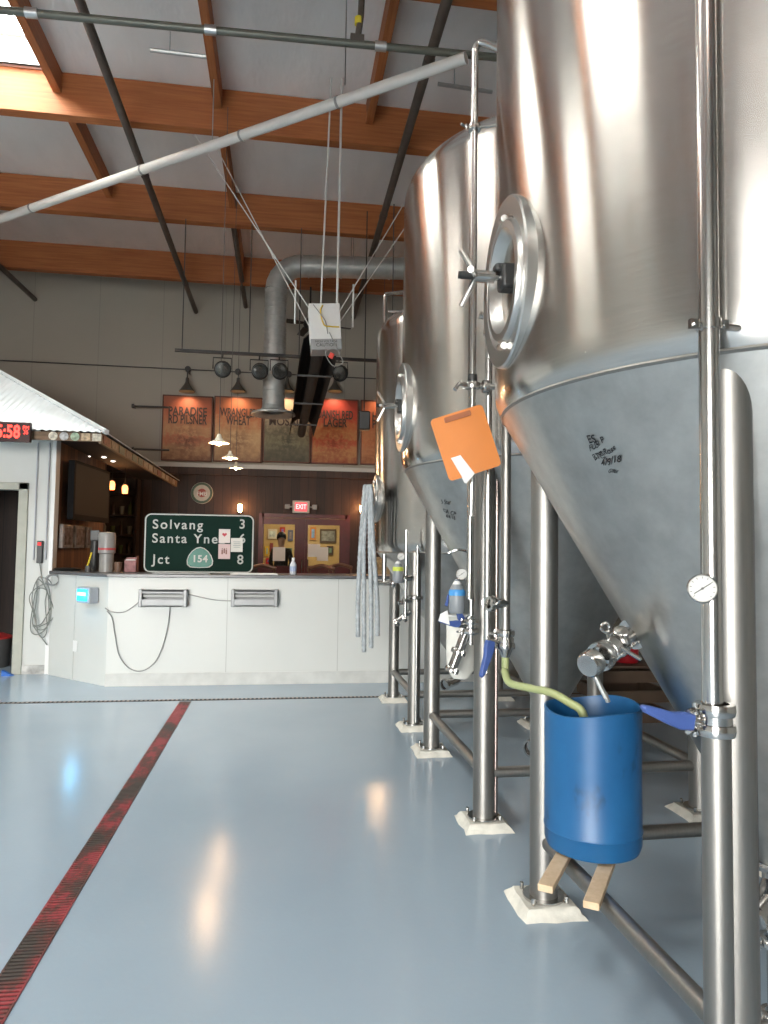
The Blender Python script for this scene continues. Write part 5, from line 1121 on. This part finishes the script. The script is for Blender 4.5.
# red jug and carton on a crate behind the near tank
q = at(622, 700, Y=5.9); t = thing('wooden_crate', 'dark wooden crate with a red jug on it seen past the near tank', 'crate', (q.x, 5.9, 0))
WD = plain('crate_brown', (.14, .09, .06), .7)
for z in (.0, .17, .34):
    bm = new()
    for s in (-1, 1): bbox(bm, (q.x-.3, 5.9+s*.25-.012, z), (q.x+.3, 5.9+s*.25+.012, z+.10)); bbox(bm, (q.x+s*.3-.012, 5.65, z), (q.x+s*.3+.012, 6.15, z+.10))
    obj('slat_row', bm, WD, t)
bm = new(); bbox(bm, (q.x-.31, 5.64, .46), (q.x+.31, 6.16, .48)); obj('lid', bm, WD, t)
t = thing('red_jug', 'red plastic jug standing on the crate behind the near tank', 'jug', (q.x, 5.8, .48))
bm = new(); lathe(bm, [(0, 0), (.09, 0), (.10, .02), (.10, .16), (.03, .22), (.03, .25), (0, .25)], Matrix.Translation((q.x+.02, 5.85, .482)), 24); obj('body', bm, plain('jug_red', (.55, .02, .03), .35), t)
bm = new(); lathe(bm, [(.034, .245), (.034, .27), (0, .272)], Matrix.Translation((q.x+.02, 5.85, .482)), 16); obj('cap', bm, WPLAS, t)
# bench along right wall with blue hose end near floor
q = at(765, 912, Y=1.9); t = thing('floor_valve', 'steel valve with a blue lever lying low behind the near tank leg', 'valve', (q.x+.03, 1.9, .2))
bm = new(); c = Vector((q.x+.05, 1.9, .30)); tube(bm, [(q.x+.03, 1.9, .045), (q.x+.03, 1.9, .36)], .022, 14); tri_clamp(bm, (q.x+.03, 1.9, .33), (0, 0, 1), .028); tri_clamp(bm, (q.x+.03, 1.9, .12), (0, 0, 1), .028); lathe(bm, [(0, 0), (.07, 0), (.07, .02), (.02, .045)], Matrix.Translation((q.x+.03, 1.9, 0)), 20); obj('body', bm, POLI, t)
lever(t, (q.x+.03, 1.88, .39), (-.3, -.8, .1), .12)

# ================================================================== LIGHT
w = bpy.data.worlds.new('world'); sc.world = w; w.use_nodes = True; nt = w.node_tree; bg = nt.nodes['Background']
bg.inputs['Color'].default_value = (1.0, .985, .94, 1); bg.inputs['Strength'].default_value = 30
def portal(loc, rot, sx, sy):
    lo = area('sky_portal', loc, rot, sx, sy, 1, (1, 1, 1)); lo.data.cycles.is_portal = True
for a, b, c, d in SKY: portal(((a+b)/2, (c+d)/2, ZC+.40), (0, 0, 0), b-a, d-c)
portal(((BX0+BX1)/2, YF-.05, BZ/2), (radians(90), 0, 0), BX1-BX0, BZ)
# pavement outside the bay door
bm = new(); bbox(bm, (-14, -25, -.2), (14, YF-.0, -.02)); struct('ground_outside', bm, plain('concrete_yard', (.42, .41, .39), .8))

vs = sc.view_settings; vs.view_transform = 'Standard'; vs.look = 'None'; vs.exposure = 0.08; vs.gamma = 1.0; vs.use_curve_mapping = False
sc.cycles.max_bounces = 10; sc.cycles.diffuse_bounces = 5; sc.cycles.glossy_bounces = 5; sc.cycles.caustics_reflective = False; sc.cycles.caustics_refractive = False
sc.cycles.sample_clamp_indirect = 6; sc.cycles.blur_glossy = .5; sc.cycles.use_denoising = True
